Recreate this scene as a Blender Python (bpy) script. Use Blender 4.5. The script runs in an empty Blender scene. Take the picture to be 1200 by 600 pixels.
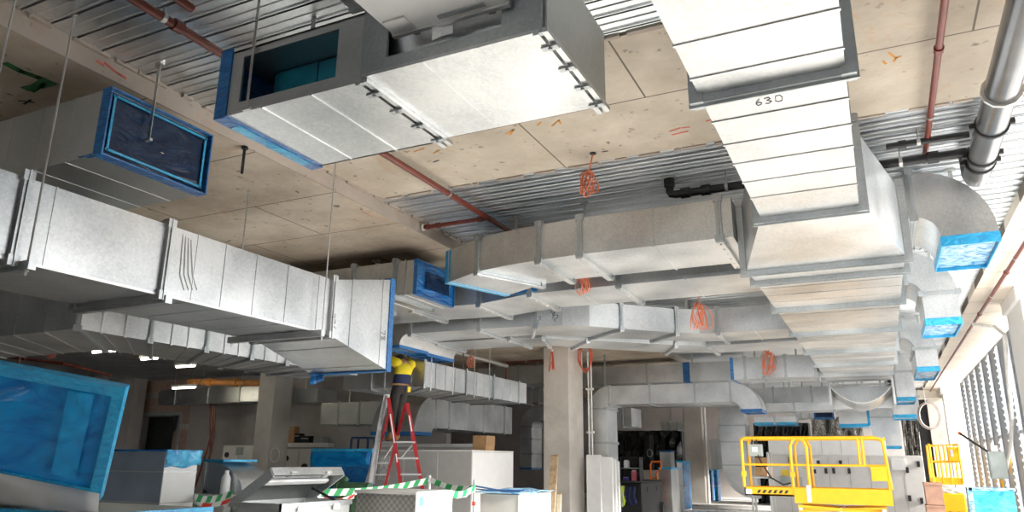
import bpy, bmesh, math, random
from mathutils import Vector, Matrix
random.seed(7)
C = bpy.context.scene.collection
S = bpy.context.scene
V = Vector

# ------------------------------------------------------------------ camera
F_, CX, CY, EYE = 868.0, 600.0, 300.0, 1.6
yaw, pitch, roll = [math.radians(a) for a in (26.02, 15.444, 0.565)]
FW = V((-math.sin(yaw)*math.cos(pitch), math.cos(yaw)*math.cos(pitch), math.sin(pitch)))
R0 = V((math.cos(yaw), math.sin(yaw), 0)); U0 = R0.cross(FW)
RR = R0*math.cos(roll) + U0*math.sin(roll); UU = -R0*math.sin(roll) + U0*math.cos(roll)
ORG = V((0, 0, EYE))
cam = bpy.data.cameras.new('camera'); co = bpy.data.objects.new('camera', cam); C.objects.link(co)
cam.sensor_width = 36; cam.lens = F_/1200*36; cam.clip_start = .05; cam.clip_end = 300
co.matrix_world = Matrix(((RR.x, UU.x, -FW.x, ORG.x), (RR.y, UU.y, -FW.y, ORG.y), (RR.z, UU.z, -FW.z, ORG.z), (0, 0, 0, 1)))
S.camera = co

def at(px, py, X=None, Y=None, Z=None, D=None):
    """survey helper: the point of the place seen at a pixel, on a known plane of the building"""
    d = FW + RR*((px-CX)/F_) - UU*((py-CY)/F_)
    if X is not None: t = X/d.x
    elif Y is not None: t = Y/d.y
    elif Z is not None: t = (Z-EYE)/d.z
    else: t = D
    return ORG + d*t

# ------------------------------------------------------------------ materials
M = {}
def new(name):
    m = bpy.data.materials.new(name); m.use_nodes = True
    nt = m.node_tree; b = nt.nodes['Principled BSDF']; M[name] = m
    return m, nt, b
def N(nt, t, **k):
    n = nt.nodes.new(t)
    for a, v in k.items():
        if a in n.inputs: n.inputs[a].default_value = v
        else: setattr(n, a, v)
    return n
def ramp(nt, src, stops):
    r = N(nt, 'ShaderNodeValToRGB'); e = r.color_ramp.elements
    while len(e) < len(stops): e.new(.5)
    for i, (p, c) in enumerate(stops): e[i].position = p; e[i].color = (*c, 1) if len(c) == 3 else c
    nt.links.new(src, r.inputs[0]); return r
def coords(nt, scale=(1, 1, 1), geo=True):
    g = N(nt, 'ShaderNodeNewGeometry') if geo else N(nt, 'ShaderNodeTexCoord')
    mp = N(nt, 'ShaderNodeMapping'); mp.inputs['Scale'].default_value = scale
    nt.links.new(g.outputs['Position' if geo else 'Object'], mp.inputs[0]); return mp.outputs[0]
def bump(nt, b, h, s, d=.02):
    n = N(nt, 'ShaderNodeBump'); n.inputs['Strength'].default_value = s; n.inputs['Distance'].default_value = d
    nt.links.new(h, n.inputs['Height']); nt.links.new(n.outputs[0], b.inputs['Normal'])

def galv(name, c0, c1, rough=.36, metal=.92):
    m, nt, b = new(name)
    v = coords(nt)
    vo = N(nt, 'ShaderNodeTexVoronoi', Scale=55.0); nt.links.new(v, vo.inputs['Vector'])
    no = N(nt, 'ShaderNodeTexNoise', Scale=1.3, Detail=5.0); nt.links.new(v, no.inputs['Vector'])
    mx = N(nt, 'ShaderNodeMix'); mx.data_type = 'FLOAT'; mx.inputs[0].default_value = .14
    nt.links.new(no.outputs[0], mx.inputs[2]); nt.links.new(vo.outputs['Color'], mx.inputs[3])
    r = ramp(nt, mx.outputs[0], [(.32, c0), (.62, c1)])
    nt.links.new(r.outputs[0], b.inputs['Base Color'])
    rr = ramp(nt, no.outputs[0], [(.25, (rough-.03,)*3), (.75, (rough+.06,)*3)])
    nt.links.new(rr.outputs[0], b.inputs['Roughness'])
    b.inputs['Metallic'].default_value = metal
    n2 = N(nt, 'ShaderNodeTexNoise', Scale=.9, Detail=2.0); nt.links.new(v, n2.inputs['Vector'])
    bump(nt, b, n2.outputs[0], .35, .05)
    return m
galv('galvanised', (.46, .48, .49), (.72, .73, .73), .36, .96)
galv('galvanised_darker', (.46, .48, .47), (.60, .61, .60), .46, .92)  # darker galvanised copy, shade put into the colour
galv('galvanised_flange', (.34, .37, .38), (.54, .57, .58), .42, .9)
galv('zinc_rod', (.42, .42, .40), (.62, .62, .60), .4, .9)
galv('deck_steel', (.62, .66, .68), (.86, .88, .90), .30, .95)

def concrete(name, cs, scale=1.0, joint=None, spots=True):
    m, nt, b = new(name); v = coords(nt)
    n1 = N(nt, 'ShaderNodeTexNoise', Scale=.55*scale, Detail=9.0, Roughness=.65); nt.links.new(v, n1.inputs['Vector'])
    r = ramp(nt, n1.outputs[0], [(.33, cs[0]), (.5, cs[1]), (.66, cs[2])])
    col = r.outputs[0]
    if spots:
        n2 = N(nt, 'ShaderNodeTexNoise', Scale=9*scale, Detail=3.0); nt.links.new(v, n2.inputs['Vector'])
        r2 = ramp(nt, n2.outputs[0], [(.66, (0, 0, 0)), (.74, (1, 1, 1))])
        mx = N(nt, 'ShaderNodeMix'); mx.data_type = 'RGBA'
        nt.links.new(r2.outputs[0], mx.inputs[0]); nt.links.new(col, mx.inputs[6]); mx.inputs[7].default_value = (*[c*.62 for c in cs[0]], 1)
        col = mx.outputs[2]
        n3 = N(nt, 'ShaderNodeTexNoise', Scale=1.3*scale, Detail=8.0, Roughness=.75, Distortion=1.2); nt.links.new(v, n3.inputs['Vector'])
        r3 = ramp(nt, n3.outputs[0], [(.57, (0, 0, 0)), (.74, (.7, .7, .7))])
        mx2 = N(nt, 'ShaderNodeMix'); mx2.data_type = 'RGBA'
        nt.links.new(r3.outputs[0], mx2.inputs[0]); nt.links.new(col, mx2.inputs[6]); mx2.inputs[7].default_value = (.50, .27, .12, 1)
        col = mx2.outputs[2]
    if joint:
        (ox, oy, bw, bh) = joint
        mp = N(nt, 'ShaderNodeMapping'); mp.inputs['Location'].default_value = (-ox, -oy, 0)
        nt.links.new(v, mp.inputs[0])
        bt = N(nt, 'ShaderNodeTexBrick'); bt.offset = .5; bt.inputs['Scale'].default_value = 1
        bt.inputs['Mortar Size'].default_value = .008; bt.inputs['Mortar Smooth'].default_value = .1
        bt.inputs['Brick Width'].default_value = bw; bt.inputs['Row Height'].default_value = bh
        nt.links.new(mp.outputs[0], bt.inputs['Vector'])
        mx3 = N(nt, 'ShaderNodeMix'); mx3.data_type = 'RGBA'
        nt.links.new(bt.outputs['Fac'], mx3.inputs[0]); nt.links.new(col, mx3.inputs[6]); mx3.inputs[7].default_value = (.16, .13, .10, 1)
        col = mx3.outputs[2]
    nt.links.new(col, b.inputs['Base Color']); b.inputs['Roughness'].default_value = .85
    n4 = N(nt, 'ShaderNodeTexNoise', Scale=14*scale, Detail=6.0); nt.links.new(v, n4.inputs['Vector'])
    bump(nt, b, n4.outputs[0], .25, .02)
    return m
concrete('slab_concrete', ((.36, .29, .22), (.56, .47, .37), (.78, .69, .57)), 1.0, (-5.08, 6.02, 2.4, 1.2))
concrete('band_concrete', ((.40, .34, .27), (.54, .47, .38), (.70, .62, .52)), 1.0, (-3.9, 5.635, 2.4, 1.19))
concrete('beam_concrete', ((.34, .29, .24), (.44, .38, .33), (.54, .47, .41)), 1.2, None)
concrete('soffit_concrete', ((.60, .54, .45), (.68, .61, .52), (.76, .69, .60)), 1.0, (1.69, 0, 2.4, 1.2), False)
concrete('column_concrete', ((.46, .43, .39), (.58, .54, .49), (.68, .64, .58)), 1.3, None, False)
concrete('floor_concrete', ((.62, .60, .57), (.70, .68, .65), (.76, .74, .71)), .6, None, False)
concrete('wall_concrete', ((.36, .33, .31), (.46, .42, .40), (.55, .51, .48)), .8, None, False)

def plain(name, c, rough=.5, metal=0.0, var=.12, scale=6.0, coat=0.0, emit=None):
    m, nt, b = new(name); v = coords(nt)
    n = N(nt, 'ShaderNodeTexNoise', Scale=scale, Detail=5.0); nt.links.new(v, n.inputs['Vector'])
    r = ramp(nt, n.outputs[0], [(.3, tuple(x*(1-var) for x in c)), (.7, tuple(min(1, x*(1+var)) for x in c))])
    nt.links.new(r.outputs[0], b.inputs['Base Color'])
    b.inputs['Roughness'].default_value = rough; b.inputs['Metallic'].default_value = metal
    b.inputs['Coat Weight'].default_value = coat
    if emit:
        b.inputs['Emission Color'].default_value = (*c, 1); b.inputs['Emission Strength'].default_value = emit
    return m
plain('red_pipe', (.17, .034, .020), .35)
plain('red_cable', (.62, .10, .05), .5)
plain('orange_cable', (.70, .22, .12), .5)
plain('grey_plastic_pipe', (.075, .075, .075), .28, 0, .35, 3.0, .3)
plain('black_plastic', (.015, .016, .018), .4)
plain('black_rubber', (.02, .02, .02), .7)
plain('white_metal', (.80, .80, .79), .4, 0, .03)
plain('white_paint', (.86, .85, .83), .7, 0, .03)
plain('cabinet_white', (.74, .73, .70), .45, 0, .04)
plain('cabinet_pale', (.63, .62, .60), .45, 0, .04)
plain('cabinet_grey', (.46, .45, .43), .5, 0, .05)
plain('yellow_paint', (.95, .50, .008), .38, 0, .06)
plain('hazard_black', (.02, .02, .02), .5)
plain('ladder_red', (.38, .012, .018), .35, 0, .08)
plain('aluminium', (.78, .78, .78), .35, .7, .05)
plain('cardboard', (.46, .27, .13), .8)
plain('pink_board', (.62, .36, .26), .8)
plain('timber', (.50, .36, .22), .75, 0, .3, 12)
plain('timber_pale', (.72, .62, .46), .75, 0, .15, 12)
plain('hi_vis_yellow', (.80, .62, .02), .8)
plain('hi_vis_lime', (.62, .80, .05), .8)
plain('navy_cloth', (.020, .028, .085), .85)
plain('dark_cloth', (.030, .025, .022), .85, 0, .4)
plain('skin', (.50, .28, .18), .6)
plain('hair', (.03, .02, .015), .7)
plain('boot_leather', (.32, .17, .07), .7)
plain('tape_white', (.85, .86, .84), .5, 0, .03)
plain('tape_green', (.02, .36, .10), .5)
plain('tape_red', (.75, .04, .02), .5)
plain('orange_paint', (.85, .16, .01), .4)
plain('green_metal', (.07, .16, .08), .5)
plain('pink_plastic', (.70, .16, .22), .4)
plain('purple_plastic', (.06, .04, .25), .4)
plain('dark_blue_paint', (.03, .08, .20), .4)
plain('panel_grey', (.36, .40, .38), .45)
plain('sheet_reflected_blue', (.30, .37, .46), .35, .6, .15, 3)
plain('marker_ink', (.06, .06, .07), .7)
plain('paint_red_mark', (.70, .16, .12), .9)
plain('paint_orange_mark', (.62, .28, .06), .9)
plain('paint_green_mark', (.05, .20, .08), .9)
plain('paint_white_mark', (.80, .79, .76), .9)
plain('wall_brown', (.44, .31, .25), .8)
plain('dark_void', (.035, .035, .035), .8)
plain('louvre_grey', (.42, .44, .48), .4, .2)
plain('orange_pipe', (.55, .22, .05), .5)
plain('white_conduit', (.80, .79, .76), .4)
plain('fire_blue', (.02, .10, .35), .5)
plain('white_card', (.85, .85, .84), .7, 0, .03)
plain('sticker_yellow', (.85, .62, .05), .6)
plain('sticker_blue', (.10, .45, .55), .6)
plain('lamp_glow', (1.0, .93, .74), .5, 0, 0, 1, 0, 22.0)
plain('pallet_brown', (.36, .22, .11), .8)

def film(name, c0, c1, rough=.16, scale=3.0, strength=.9, alpha=1.0):
    m, nt, b = new(name); v = coords(nt, (1, 1, 2.2))
    n = N(nt, 'ShaderNodeTexNoise', Scale=scale, Detail=7.0, Distortion=1.5); nt.links.new(v, n.inputs['Vector'])
    r = ramp(nt, n.outputs[0], [(.35, c0), (.65, c1)])
    nt.links.new(r.outputs[0], b.inputs['Base Color'])
    b.inputs['Roughness'].default_value = rough; b.inputs['Specular IOR Level'].default_value = .3 if 'navy' in name else .7
    bump(nt, b, n.outputs[0], strength, .06)
    if alpha < 1:
        tr = N(nt, 'ShaderNodeBsdfTransparent'); tr.inputs[0].default_value = (*[min(1, x*1.6+.08) for x in c1], 1)
        mx = N(nt, 'ShaderNodeMixShader'); mx.inputs[0].default_value = alpha
        nt.links.new(tr.outputs[0], mx.inputs[1]); nt.links.new(b.outputs[0], mx.inputs[2])
        nt.links.new(mx.outputs[0], nt.nodes['Material Output'].inputs[0])
    return m
film('film_navy', (.002, .010, .034), (.005, .026, .080), .22, 2.5, .5)
film('film_blue', (.004, .07, .26), (.012, .17, .46))
film('film_sky', (.002, .15, .46), (.006, .30, .68), .12, 2.0, .45, .96)
film('film_teal', (.004, .13, .19), (.008, .22, .30), .4, 2, .2)
film('film_cyan', (.01, .30, .62), (.06, .50, .80))
film('film_pale', (.02, .20, .46), (.45, .66, .80), .2, 7)
film('film_lit_inner', (.006, .22, .54), (.012, .33, .66), .14, 2.0, .4)
film('tape_blue', (.006, .09, .30), (.012, .17, .44), .3, 8, .4)
film('tape_cyan', (.008, .27, .55), (.02, .40, .68), .3, 8, .4)
film('clear_plastic', (.72, .74, .76), (.86, .88, .90), .15, 6, .8, .62)
film('black_film', (.006, .006, .007), (.02, .02, .022), .2, 4, 1.0)
m, nt, b = new('foil'); v = coords(nt)
n = N(nt, 'ShaderNodeTexVoronoi', Scale=5.0); n.feature = 'F1'; nt.links.new(v, n.inputs['Vector'])
n5 = N(nt, 'ShaderNodeTexNoise', Scale=6.0, Detail=5.0, Distortion=2.0); nt.links.new(v, n5.inputs['Vector'])
b.inputs['Metallic'].default_value = 1; b.inputs['Roughness'].default_value = .22; b.inputs['Base Color'].default_value = (.5, .48, .45, 1)
bump(nt, b, n5.outputs[0], 1.0, .25)
m, nt, b = new('checker_plate'); v = coords(nt, (26, 26, 26))
w = N(nt, 'ShaderNodeTexChecker', Scale=1.0); nt.links.new(v, w.inputs['Vector'])
r = ramp(nt, w.outputs['Fac'], [(.3, (.22, .22, .20)), (.7, (.32, .32, .30))]); nt.links.new(r.outputs[0], b.inputs['Base Color'])
b.inputs['Metallic'].default_value = .6; b.inputs['Roughness'].default_value = .45; bump(nt, b, w.outputs['Fac'], .6, .01)

# ------------------------------------------------------------------ mesh helpers
def wloc(o):
    p = V((0, 0, 0))
    while o is not None: p = p + V(o.location); o = o.parent
    return p
class MB:
    def __init__(s): s.v = []; s.f = []
    def add(s, vs, fs):
        k = len(s.v); s.v += [tuple(p) for p in vs]; s.f += [tuple(i+k for i in f) for f in fs]; return s
    def box(s, x0, x1, y0, y1, z0, z1):
        x0, x1 = sorted((x0, x1)); y0, y1 = sorted((y0, y1)); z0, z1 = sorted((z0, z1))
        return s.hexa([V(p) for p in ((x0, y0, z0), (x1, y0, z0), (x1, y1, z0), (x0, y1, z0), (x0, y0, z1), (x1, y0, z1), (x1, y1, z1), (x0, y1, z1))])
    def hexa(s, p):
        return s.add(p, [(3, 2, 1, 0), (4, 5, 6, 7), (0, 1, 5, 4), (1, 2, 6, 5), (2, 3, 7, 6), (3, 0, 4, 7)])
    def obox(s, c, a, b_, h):           # centre, half vectors
        c, a, b_, h = V(c), V(a), V(b_), V(h)
        return s.hexa([c-a-b_-h, c+a-b_-h, c+a+b_-h, c-a+b_-h, c-a-b_+h, c+a-b_+h, c+a+b_+h, c-a+b_+h])
    def bar(s, p, q, w, t, up=(0, 0, 1)):
        p, q = V(p), V(q); d = (q-p); u = V(up)
        if abs(d.normalized().dot(u)) > .95: u = V((0, 1, 0))
        a = d.cross(u).normalized()*w/2; b_ = a.cross(d).normalized()*t/2
        return s.obox((p+q)/2, d/2, a, b_)
    def loft(s, rings, cap0=True, cap1=True, closed=False):
        n = len(rings[0]); k = len(s.v)
        for r in rings: s.v += [tuple(p) for p in r]
        m = len(rings)
        for i in range(m if closed else m-1):
            j = (i+1) % m
            for a in range(n):
                b_ = (a+1) % n
                s.f.append((k+i*n+a, k+i*n+b_, k+j*n+b_, k+j*n+a))
        if not closed:
            if cap0: s.f.append(tuple(k+a for a in reversed(range(n))))
            if cap1: s.f.append(tuple(k+(m-1)*n+a for a in range(n)))
        return s
    def tube(s, pts, r, n=8, closed=False):
        pts = [V(p) for p in pts]; rings = []; prev = None
        for i, p in enumerate(pts):
            if closed: d = pts[(i+1) % len(pts)] - pts[i-1]
            else: d = pts[min(i+1, len(pts)-1)] - pts[max(i-1, 0)]
            d.normalize()
            if prev is None:
                a = d.cross(V((0, 0, 1)))
                if a.length < .05: a = d.cross(V((0, 1, 0)))
            else: a = prev - d*prev.dot(d)
            a.normalize(); prev = a; b_ = d.cross(a)
            rad = r[i] if isinstance(r, (list, tuple)) else r
            rings.append([p + (a*math.cos(2*math.pi*k/n) + b_*math.sin(2*math.pi*k/n))*rad for k in range(n)])
        return s.loft(rings, closed=closed)
    def disc(s, c, axis, r, t, n=12):
        ax = V(axis).normalized(); return s.tube([V(c)-ax*t/2, V(c)+ax*t/2], r, n)
    def sphere(s, c, r, nu=10, nv=7, sc=(1, 1, 1)):
        c = V(c); rings = []
        for j in range(nv+1):
            th = math.pi*(j+.02)/(nv+.04)
            rings.append([c + V((r*sc[0]*math.sin(th)*math.cos(2*math.pi*k/nu), r*sc[1]*math.sin(th)*math.sin(2*math.pi*k/nu), -r*sc[2]*math.cos(th))) for k in range(nu)])
        return s.loft(rings)
    def grid(s, p00, p10, p11, p01, nu, nv, fn=None):
        k = len(s.v)
        for j in range(nv+1):
            for i in range(nu+1):
                u, v_ = i/nu, j/nv
                p = V(p00)*(1-u)*(1-v_) + V(p10)*u*(1-v_) + V(p11)*u*v_ + V(p01)*(1-u)*v_
                if fn: p = p + fn(u, v_)
                s.v.append(tuple(p))
        for j in range(nv):
            for i in range(nu):
                a = k + j*(nu+1)+i; s.f.append((a, a+1, a+nu+2, a+nu+1))
        return s
    def prism(s, poly, ext):            # polygon (list of points) extruded along ext
        ext = V(ext); return s.loft([[V(p) for p in poly], [V(p)+ext for p in poly]])
    def build(s, name, mat, parent=None, smooth=False, bevel=0, recalc=True, solid=0):
        o0 = wloc(parent) if parent else V((0, 0, 0))
        me = bpy.data.meshes.new(name)
        me.from_pydata([tuple(V(p)-o0) for p in s.v], [], s.f)
        if recalc:
            bm = bmesh.new(); bm.from_mesh(me); bmesh.ops.recalc_face_normals(bm, faces=bm.faces); bm.to_mesh(me); bm.free()
        me.materials.append(M[mat] if isinstance(mat, str) else mat)
        o = bpy.data.objects.new(name, me); C.objects.link(o)
        if parent: o.parent = parent
        if smooth:
            for p in me.polygons: p.use_smooth = True
            if smooth == 'auto':
                try: me.set_sharp_from_angle(angle=math.radians(35))
                except Exception: pass
        if bevel:
            mo = o.modifiers.new('bevel', 'BEVEL'); mo.width = bevel; mo.segments = 2; mo.limit_method = 'ANGLE'
        if solid:
            mo = o.modifiers.new('solid', 'SOLIDIFY'); mo.thickness = solid; mo.offset = 0
        return o

def tag(o, label=None, cat=None, group=None, kind=None):
    if label: o['label'] = label
    if cat: o['category'] = cat
    if group: o['group'] = group
    if kind: o['kind'] = kind
    return o
def thing(name, label, cat, loc, group=None):
    o = bpy.data.objects.new(name, None); C.objects.link(o); o.location = V(loc); o.empty_display_size = .1
    return tag(o, label, cat, group)
def structure(name, mb, mat, parent=None, **k):
    o = mb.build(name, mat, parent, **k)
    if parent is None: o['kind'] = 'structure'
    return o
def dup(root, label=None, delta=(0, 0, 0), group=None):
    r = root.copy(); C.objects.link(r); r.location = V(root.location)+V(delta)
    if label: r['label'] = label
    if group: r['group'] = group
    for ch in list(root.children):
        c = ch.copy(); C.objects.link(c); c.parent = r
        for g in list(ch.children):
            d = g.copy(); C.objects.link(d); d.parent = c
    return r

# strokes for hand written marks on a surface
DIG = {'0': [(0, .2), (.1, .95), (.5, 1), (.7, .6), (.6, .1), (.25, 0), (0, .2)], '1': [(.1, .7), (.35, 1), (.35, 0)],
       '2': [(0, .8), (.3, 1), (.6, .75), (.05, 0), (.7, 0)], '3': [(0, .9), (.4, 1), (.55, .75), (.2, .55), (.6, .3), (.3, 0), (0, .1)],
       '6': [(.5, 1), (.15, .6), (.05, .25), (.2, 0), (.5, .05), (.6, .3), (.4, .5), (.08, .35)], '7': [(0, 1), (.65, 1), (.2, 0)],
       '9': [(.6, .7), (.3, .5), (.05, .75), (.3, 1), (.6, .8), (.5, 0)], '8': [(.3, .5), (0, .8), (.3, 1), (.6, .8), (0, .2), (.3, 0), (.6, .2), (.3, .5)]}
def strokes(mb, polys, o, u, v_, w, nrm):
    o, u, v_ = V(o), V(u), V(v_); nrm = V(nrm).normalized()
    for pl in polys:
        pts = [o + u*a + v_*b_ for a, b_ in pl]
        for p, q in zip(pts, pts[1:]):
            d = q-p
            if d.length < 1e-6: continue
            a = d.normalized().cross(nrm)*w/2; e = d.normalized()*w*.4
            mb.hexa([p-a-e, q-a+e, q+a+e, p+a-e, p-a-e+nrm*.002, q-a+e+nrm*.002, q+a+e+nrm*.002, p+a-e+nrm*.002])
def number(txt, o, u, v_, nrm, parent, mat='marker_ink', w=None):
    mb = MB(); h = V(v_).length
    for i, ch in enumerate(txt): strokes(mb, [DIG[ch]], V(o)+V(u)*(i*.95), u, v_, w or h*.07, nrm)
    return mb.build('marker_number', mat, parent, recalc=False)

# ------------------------------------------------------------------ duct builder
def lerp_ring(rings, t):
    i = min(int(t), len(rings)-2); f = t-i
    return [rings[i][k].lerp(rings[i+1][k], f) for k in range(len(rings[0]))]
def tangent(rings, t):
    a = lerp_ring(rings, max(0, t-.02)); b_ = lerp_ring(rings, min(len(rings)-1-1e-6, t+.02))
    d = sum(b_, V((0, 0, 0))) - sum(a, V((0, 0, 0)))
    return d.normalized()
def grow(ring, g):
    out = []; n = len(ring)
    for k in range(n):
        p = ring[k]; e1 = (p-ring[k-1]).normalized(); e2 = (p-ring[(k+1) % n]).normalized()
        out.append(p + (e1+e2)*g)
    return out
def collar(mb, ring, d, g, t, inset=.004):
    a, b_ = grow(ring, g), grow(ring, -inset)
    h = d*t/2
    r = [[p-h for p in b_], [p-h for p in a], [p+h for p in a], [p+h for p in b_]]
    return mb.loft(r, False, False, True)
def rect(L, R, z0, z1):
    return [V((L[0], L[1], z0)), V((R[0], R[1], z0)), V((R[0], R[1], z1)), V((L[0], L[1], z1))]
def duct(name, label, cat, rings, flanges=(), seams=(), tape=None, mat='galvanised', group=None, fg=.035, ft=.05,
         fmat='galvanised_flange', films=None, fflange=True, bolts=True, sg=.012, sw=.022, smooth=False, hang=None, bar=False):
    """rings: rectangles along the run. flanges / seams: positions on the run (ring index + fraction).
    tape: list of (position, width, material); films: {0: mat, 1: mat} closes that end with a sheet."""
    rings = [[V(p) for p in r] for r in rings]; films = films or {}
    T = len(rings)-1
    if hang is None: hang = (.25*T, .75*T)
    lo = min((p for r in rings for p in r), key=lambda p: p.z).z
    c = sum((sum(r, V((0, 0, 0)))/4 for r in rings), V((0, 0, 0)))/len(rings)
    root = thing(name, label, cat, (c.x, c.y, lo), group)
    cuts = sorted(set([0.0, float(T)] + [float(f) for f in flanges if 0.05 < f < T-.05]))
    for a, b_ in zip(cuts, cuts[1:]):
        st = [lerp_ring(rings, a)] + [rings[i] for i in range(int(a)+1, int(math.ceil(b_-1e-9))) if a < i < b_] + [lerp_ring(rings, b_ - (1e-9 if b_ == T else 0))]
        mb = MB(); mb.loft(st, True, True)
        for s_ in seams:
            if a < s_ < b_: collar(mb, lerp_ring(rings, s_), tangent(rings, s_), sg, sw)
        mb.build('duct_section', mat, root, smooth='auto' if smooth else False)
    for f in flanges:
        f2 = min(max(f, 0.0), T-1e-6); mb = MB(); rg = lerp_ring(rings, f2); d = tangent(rings, f2)
        collar(mb, rg, d, fg, ft); collar(mb, rg, d, fg*1.35, ft*.22)
        if bolts:
            g_ = grow(rg, fg*.75)
            for k in range(4):
                e1 = (g_[k-1]-g_[k]).normalized(); e2 = (g_[(k+1) % 4]-g_[k]).normalized()
                mb.obox(g_[k]+(e1+e2)*.02, e1*.035, e2*.035, d*ft*.75)
        mb.build('flange', fmat, root)
        if bar:  # dark flange, bright bar added beneath: floor light put into the colours
            gb = grow(rg, fg*1.2); p, q = gb[0], gb[1]; e1 = (q-p).normalized(); mb = MB()
            mb.obox((p+q)/2-V((0, 0, .012)), (q-p)/2, d*ft*.62, V((0, 0, .010)))
            nb = max(3, int((q-p).length/.18))
            for k in range(nb): mb.disc(p+e1*(.06+(k+.0)*((q-p).length-.12)/(nb-1))-V((0, 0, .026)), (0, 0, 1), .011, .012, 6)
            mb.build('lit_flange_bar', 'galvanised', root)
    for (t, w, mt) in (tape or []):
        t2 = min(max(t, 0.0), T-1e-6); mb = MB(); d = tangent(rings, t2)
        collar(mb, lerp_ring(rings, t2), d, .008 if w < .25 else .01, w); mb.build('sealing_tape', mt, root)
    for h in hang:
        rg = lerp_ring(rings, min(h, T-1e-6)); zt = max(p.z for p in rg); cc = sum(rg, V((0, 0, 0)))/4
        zc = 4.42 if -12 < cc.x < -5.1 else (4.47 if cc.x > 1.69 else 4.6)
        MB().box(cc.x-.02, cc.x+.02, cc.y-.004, cc.y+.004, zt-.02, zc).box(cc.x-.05, cc.x+.05, cc.y-.03, cc.y+.03, zc-.02, zc).build('hanger_strap', 'zinc_rod', root)
    for e, mt in films.items():
        rg = rings[0] if e == 0 else rings[-1]; d = tangent(rings, 0 if e == 0 else T-1e-6)*(-1 if e == 0 else 1)
        ph = random.random()*6
        q = [p+d*.012 for p in grow(rg, -.015)]
        def wr(u, v_, d=d, ph=ph): return d*(.010*math.sin(9*u+5*v_+ph)*math.sin(math.pi*u)*math.sin(math.pi*v_)+.004*math.sin(31*v_+12*u+ph)*math.sin(math.pi*u)*math.sin(math.pi*v_))
        MB().grid(q[0], q[1], q[2], q[3], 16, 10, wr).build('end_film', mt, root, smooth=True)
    return root
def elbow_xz(x0, zi, zo, zc, y0, y1, leg=0.0, n=8, sx=1):
    """take-off elbow in the XZ plane: leaves at x0 sideways, radius centre (x0, zc), then turns down"""
    ri, ro = zi-zc, zo-zc; out = []
    for k in range(n+1):
        a = math.pi/2*(1-k/n); c_, s_ = math.cos(a)*sx, math.sin(a)
        out.append([V((x0+ri*c_, y0, zc+ri*s_)), V((x0+ri*c_, y1, zc+ri*s_)), V((x0+ro*c_, y1, zc+ro*s_)), V((x0+ro*c_, y0, zc+ro*s_))])
    if leg:
        out.append([p + V((0, 0, -leg)) for p in out[-1]])
    return out
# ================================================================== SETTING
structure('floor', MB().box(-46, 18, -24, 40, -.3, 0), 'floor_concrete')
slab = structure('ceiling', MB().box(-12, -5.10, -24, 40, 4.42, 4.9), 'slab_concrete')
structure('trim_1', MB().box(-5.10, -5.08, -24, 40, 4.42, 4.9).box(-12.02, -12, -24, 40, 4.42, 4.9), 'beam_concrete')
band = structure('ceiling', MB().box(-5.08, 1.69, 4.64, 6.80, 4.595, 4.9), 'band_concrete')
soff = structure('ceiling', MB().box(1.69, 3.3, -24, 40, 4.47, 4.9), 'soffit_concrete')
structure('ceiling', MB().box(-46, 3.3, -24, 40.4, 4.9, 5.2), 'slab_concrete')  # unseen slab over the decks, added to block light from above

def deck(x0, x1, y0, y1, z=4.60, p=.20):
    """re-entrant rib steel decking: flat pans, narrow dovetail ribs along X"""
    prof = []; y = y0
    while y < y1-1e-6:
        for dy, dz in ((0, 0), (.045, 0), (.050, -.008), (.058, -.008), (.063, 0), (.128, 0), (.132, -.012), (.140, -.012), (.134, .055), (.166, .055), (.160, -.012), (.168, -.012), (.172, 0)):
            if y+dy < y1: prof.append((y+dy, z+dz))
        y += p
    mb = MB(); k = 0
    for (yy, zz) in prof: mb.v += [(x0, yy, zz), (x1, yy, zz)]
    for i in range(len(prof)-1): mb.f.append((2*i, 2*i+1, 2*i+3, 2*i+2))
    return mb
structure('ceiling', deck(-5.08, 1.69, -24, 4.64), 'deck_steel', recalc=False)
structure('ceiling', deck(-5.08, 1.69, 6.80, 40), 'deck_steel', recalc=False)
structure('ceiling', deck(-46, -12.02, -24, 40), 'deck_steel', recalc=False)
# grout squeezed along the deck edges
random.seed(3)
mb = MB()
for (yy, s_) in ((4.62, 1), (6.82, -1)):
    x = -5.0
    while x < 1.6:
        w = random.uniform(.05, .35); mb.box(x, x+w, yy-.02, yy+.012+random.random()*.03, 4.575+random.random()*.01, 4.6); x += w+random.uniform(0, .25)
structure('trim_2', mb, 'beam_concrete')
mb = MB(); y = -1.0
while y < 12:
    w = random.uniform(.08, .4); mb.box(-5.08, -5.06+random.random()*.02, y, y+w, 4.57, 4.6); y += w+random.uniform(0, .2)
structure('trim_3', mb, 'beam_concrete')

# spray paint and chalk marks left by the setting-out crew
def slab_pt(px, py, z): return at(px, py, Z=z-.003)
def mark(pixels, z, w, mat, parent):
    mb = MB()
    for pl in pixels:
        pts = [slab_pt(x, y, z) for x, y in pl]
        for p, q in zip(pts, pts[1:]):
            d = (q-p).normalized(); a = V((-d.y, d.x, 0))*w/2; e = d*w*.3
            mb.add([p-a-e, q-a+e, q+a+e, p+a-e], [(0, 1, 2, 3)])
    return mb.build('paint_mark', mat, parent, recalc=False)
mark([[(8, 75), (25, 84), (45, 91), (62, 98)], [(30, 104), (46, 101), (60, 98)], [(36, 106), (50, 96)]], 4.42, .07, 'paint_green_mark', slab)
mark([[(22, 118), (40, 120)], [(28, 122), (36, 117)]], 4.42, .02, 'hazard_black', slab)
mark([[(440, 255), (452, 258)], [(425, 248), (436, 254)]], 4.42, .012, 'paint_red_mark', slab)
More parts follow.
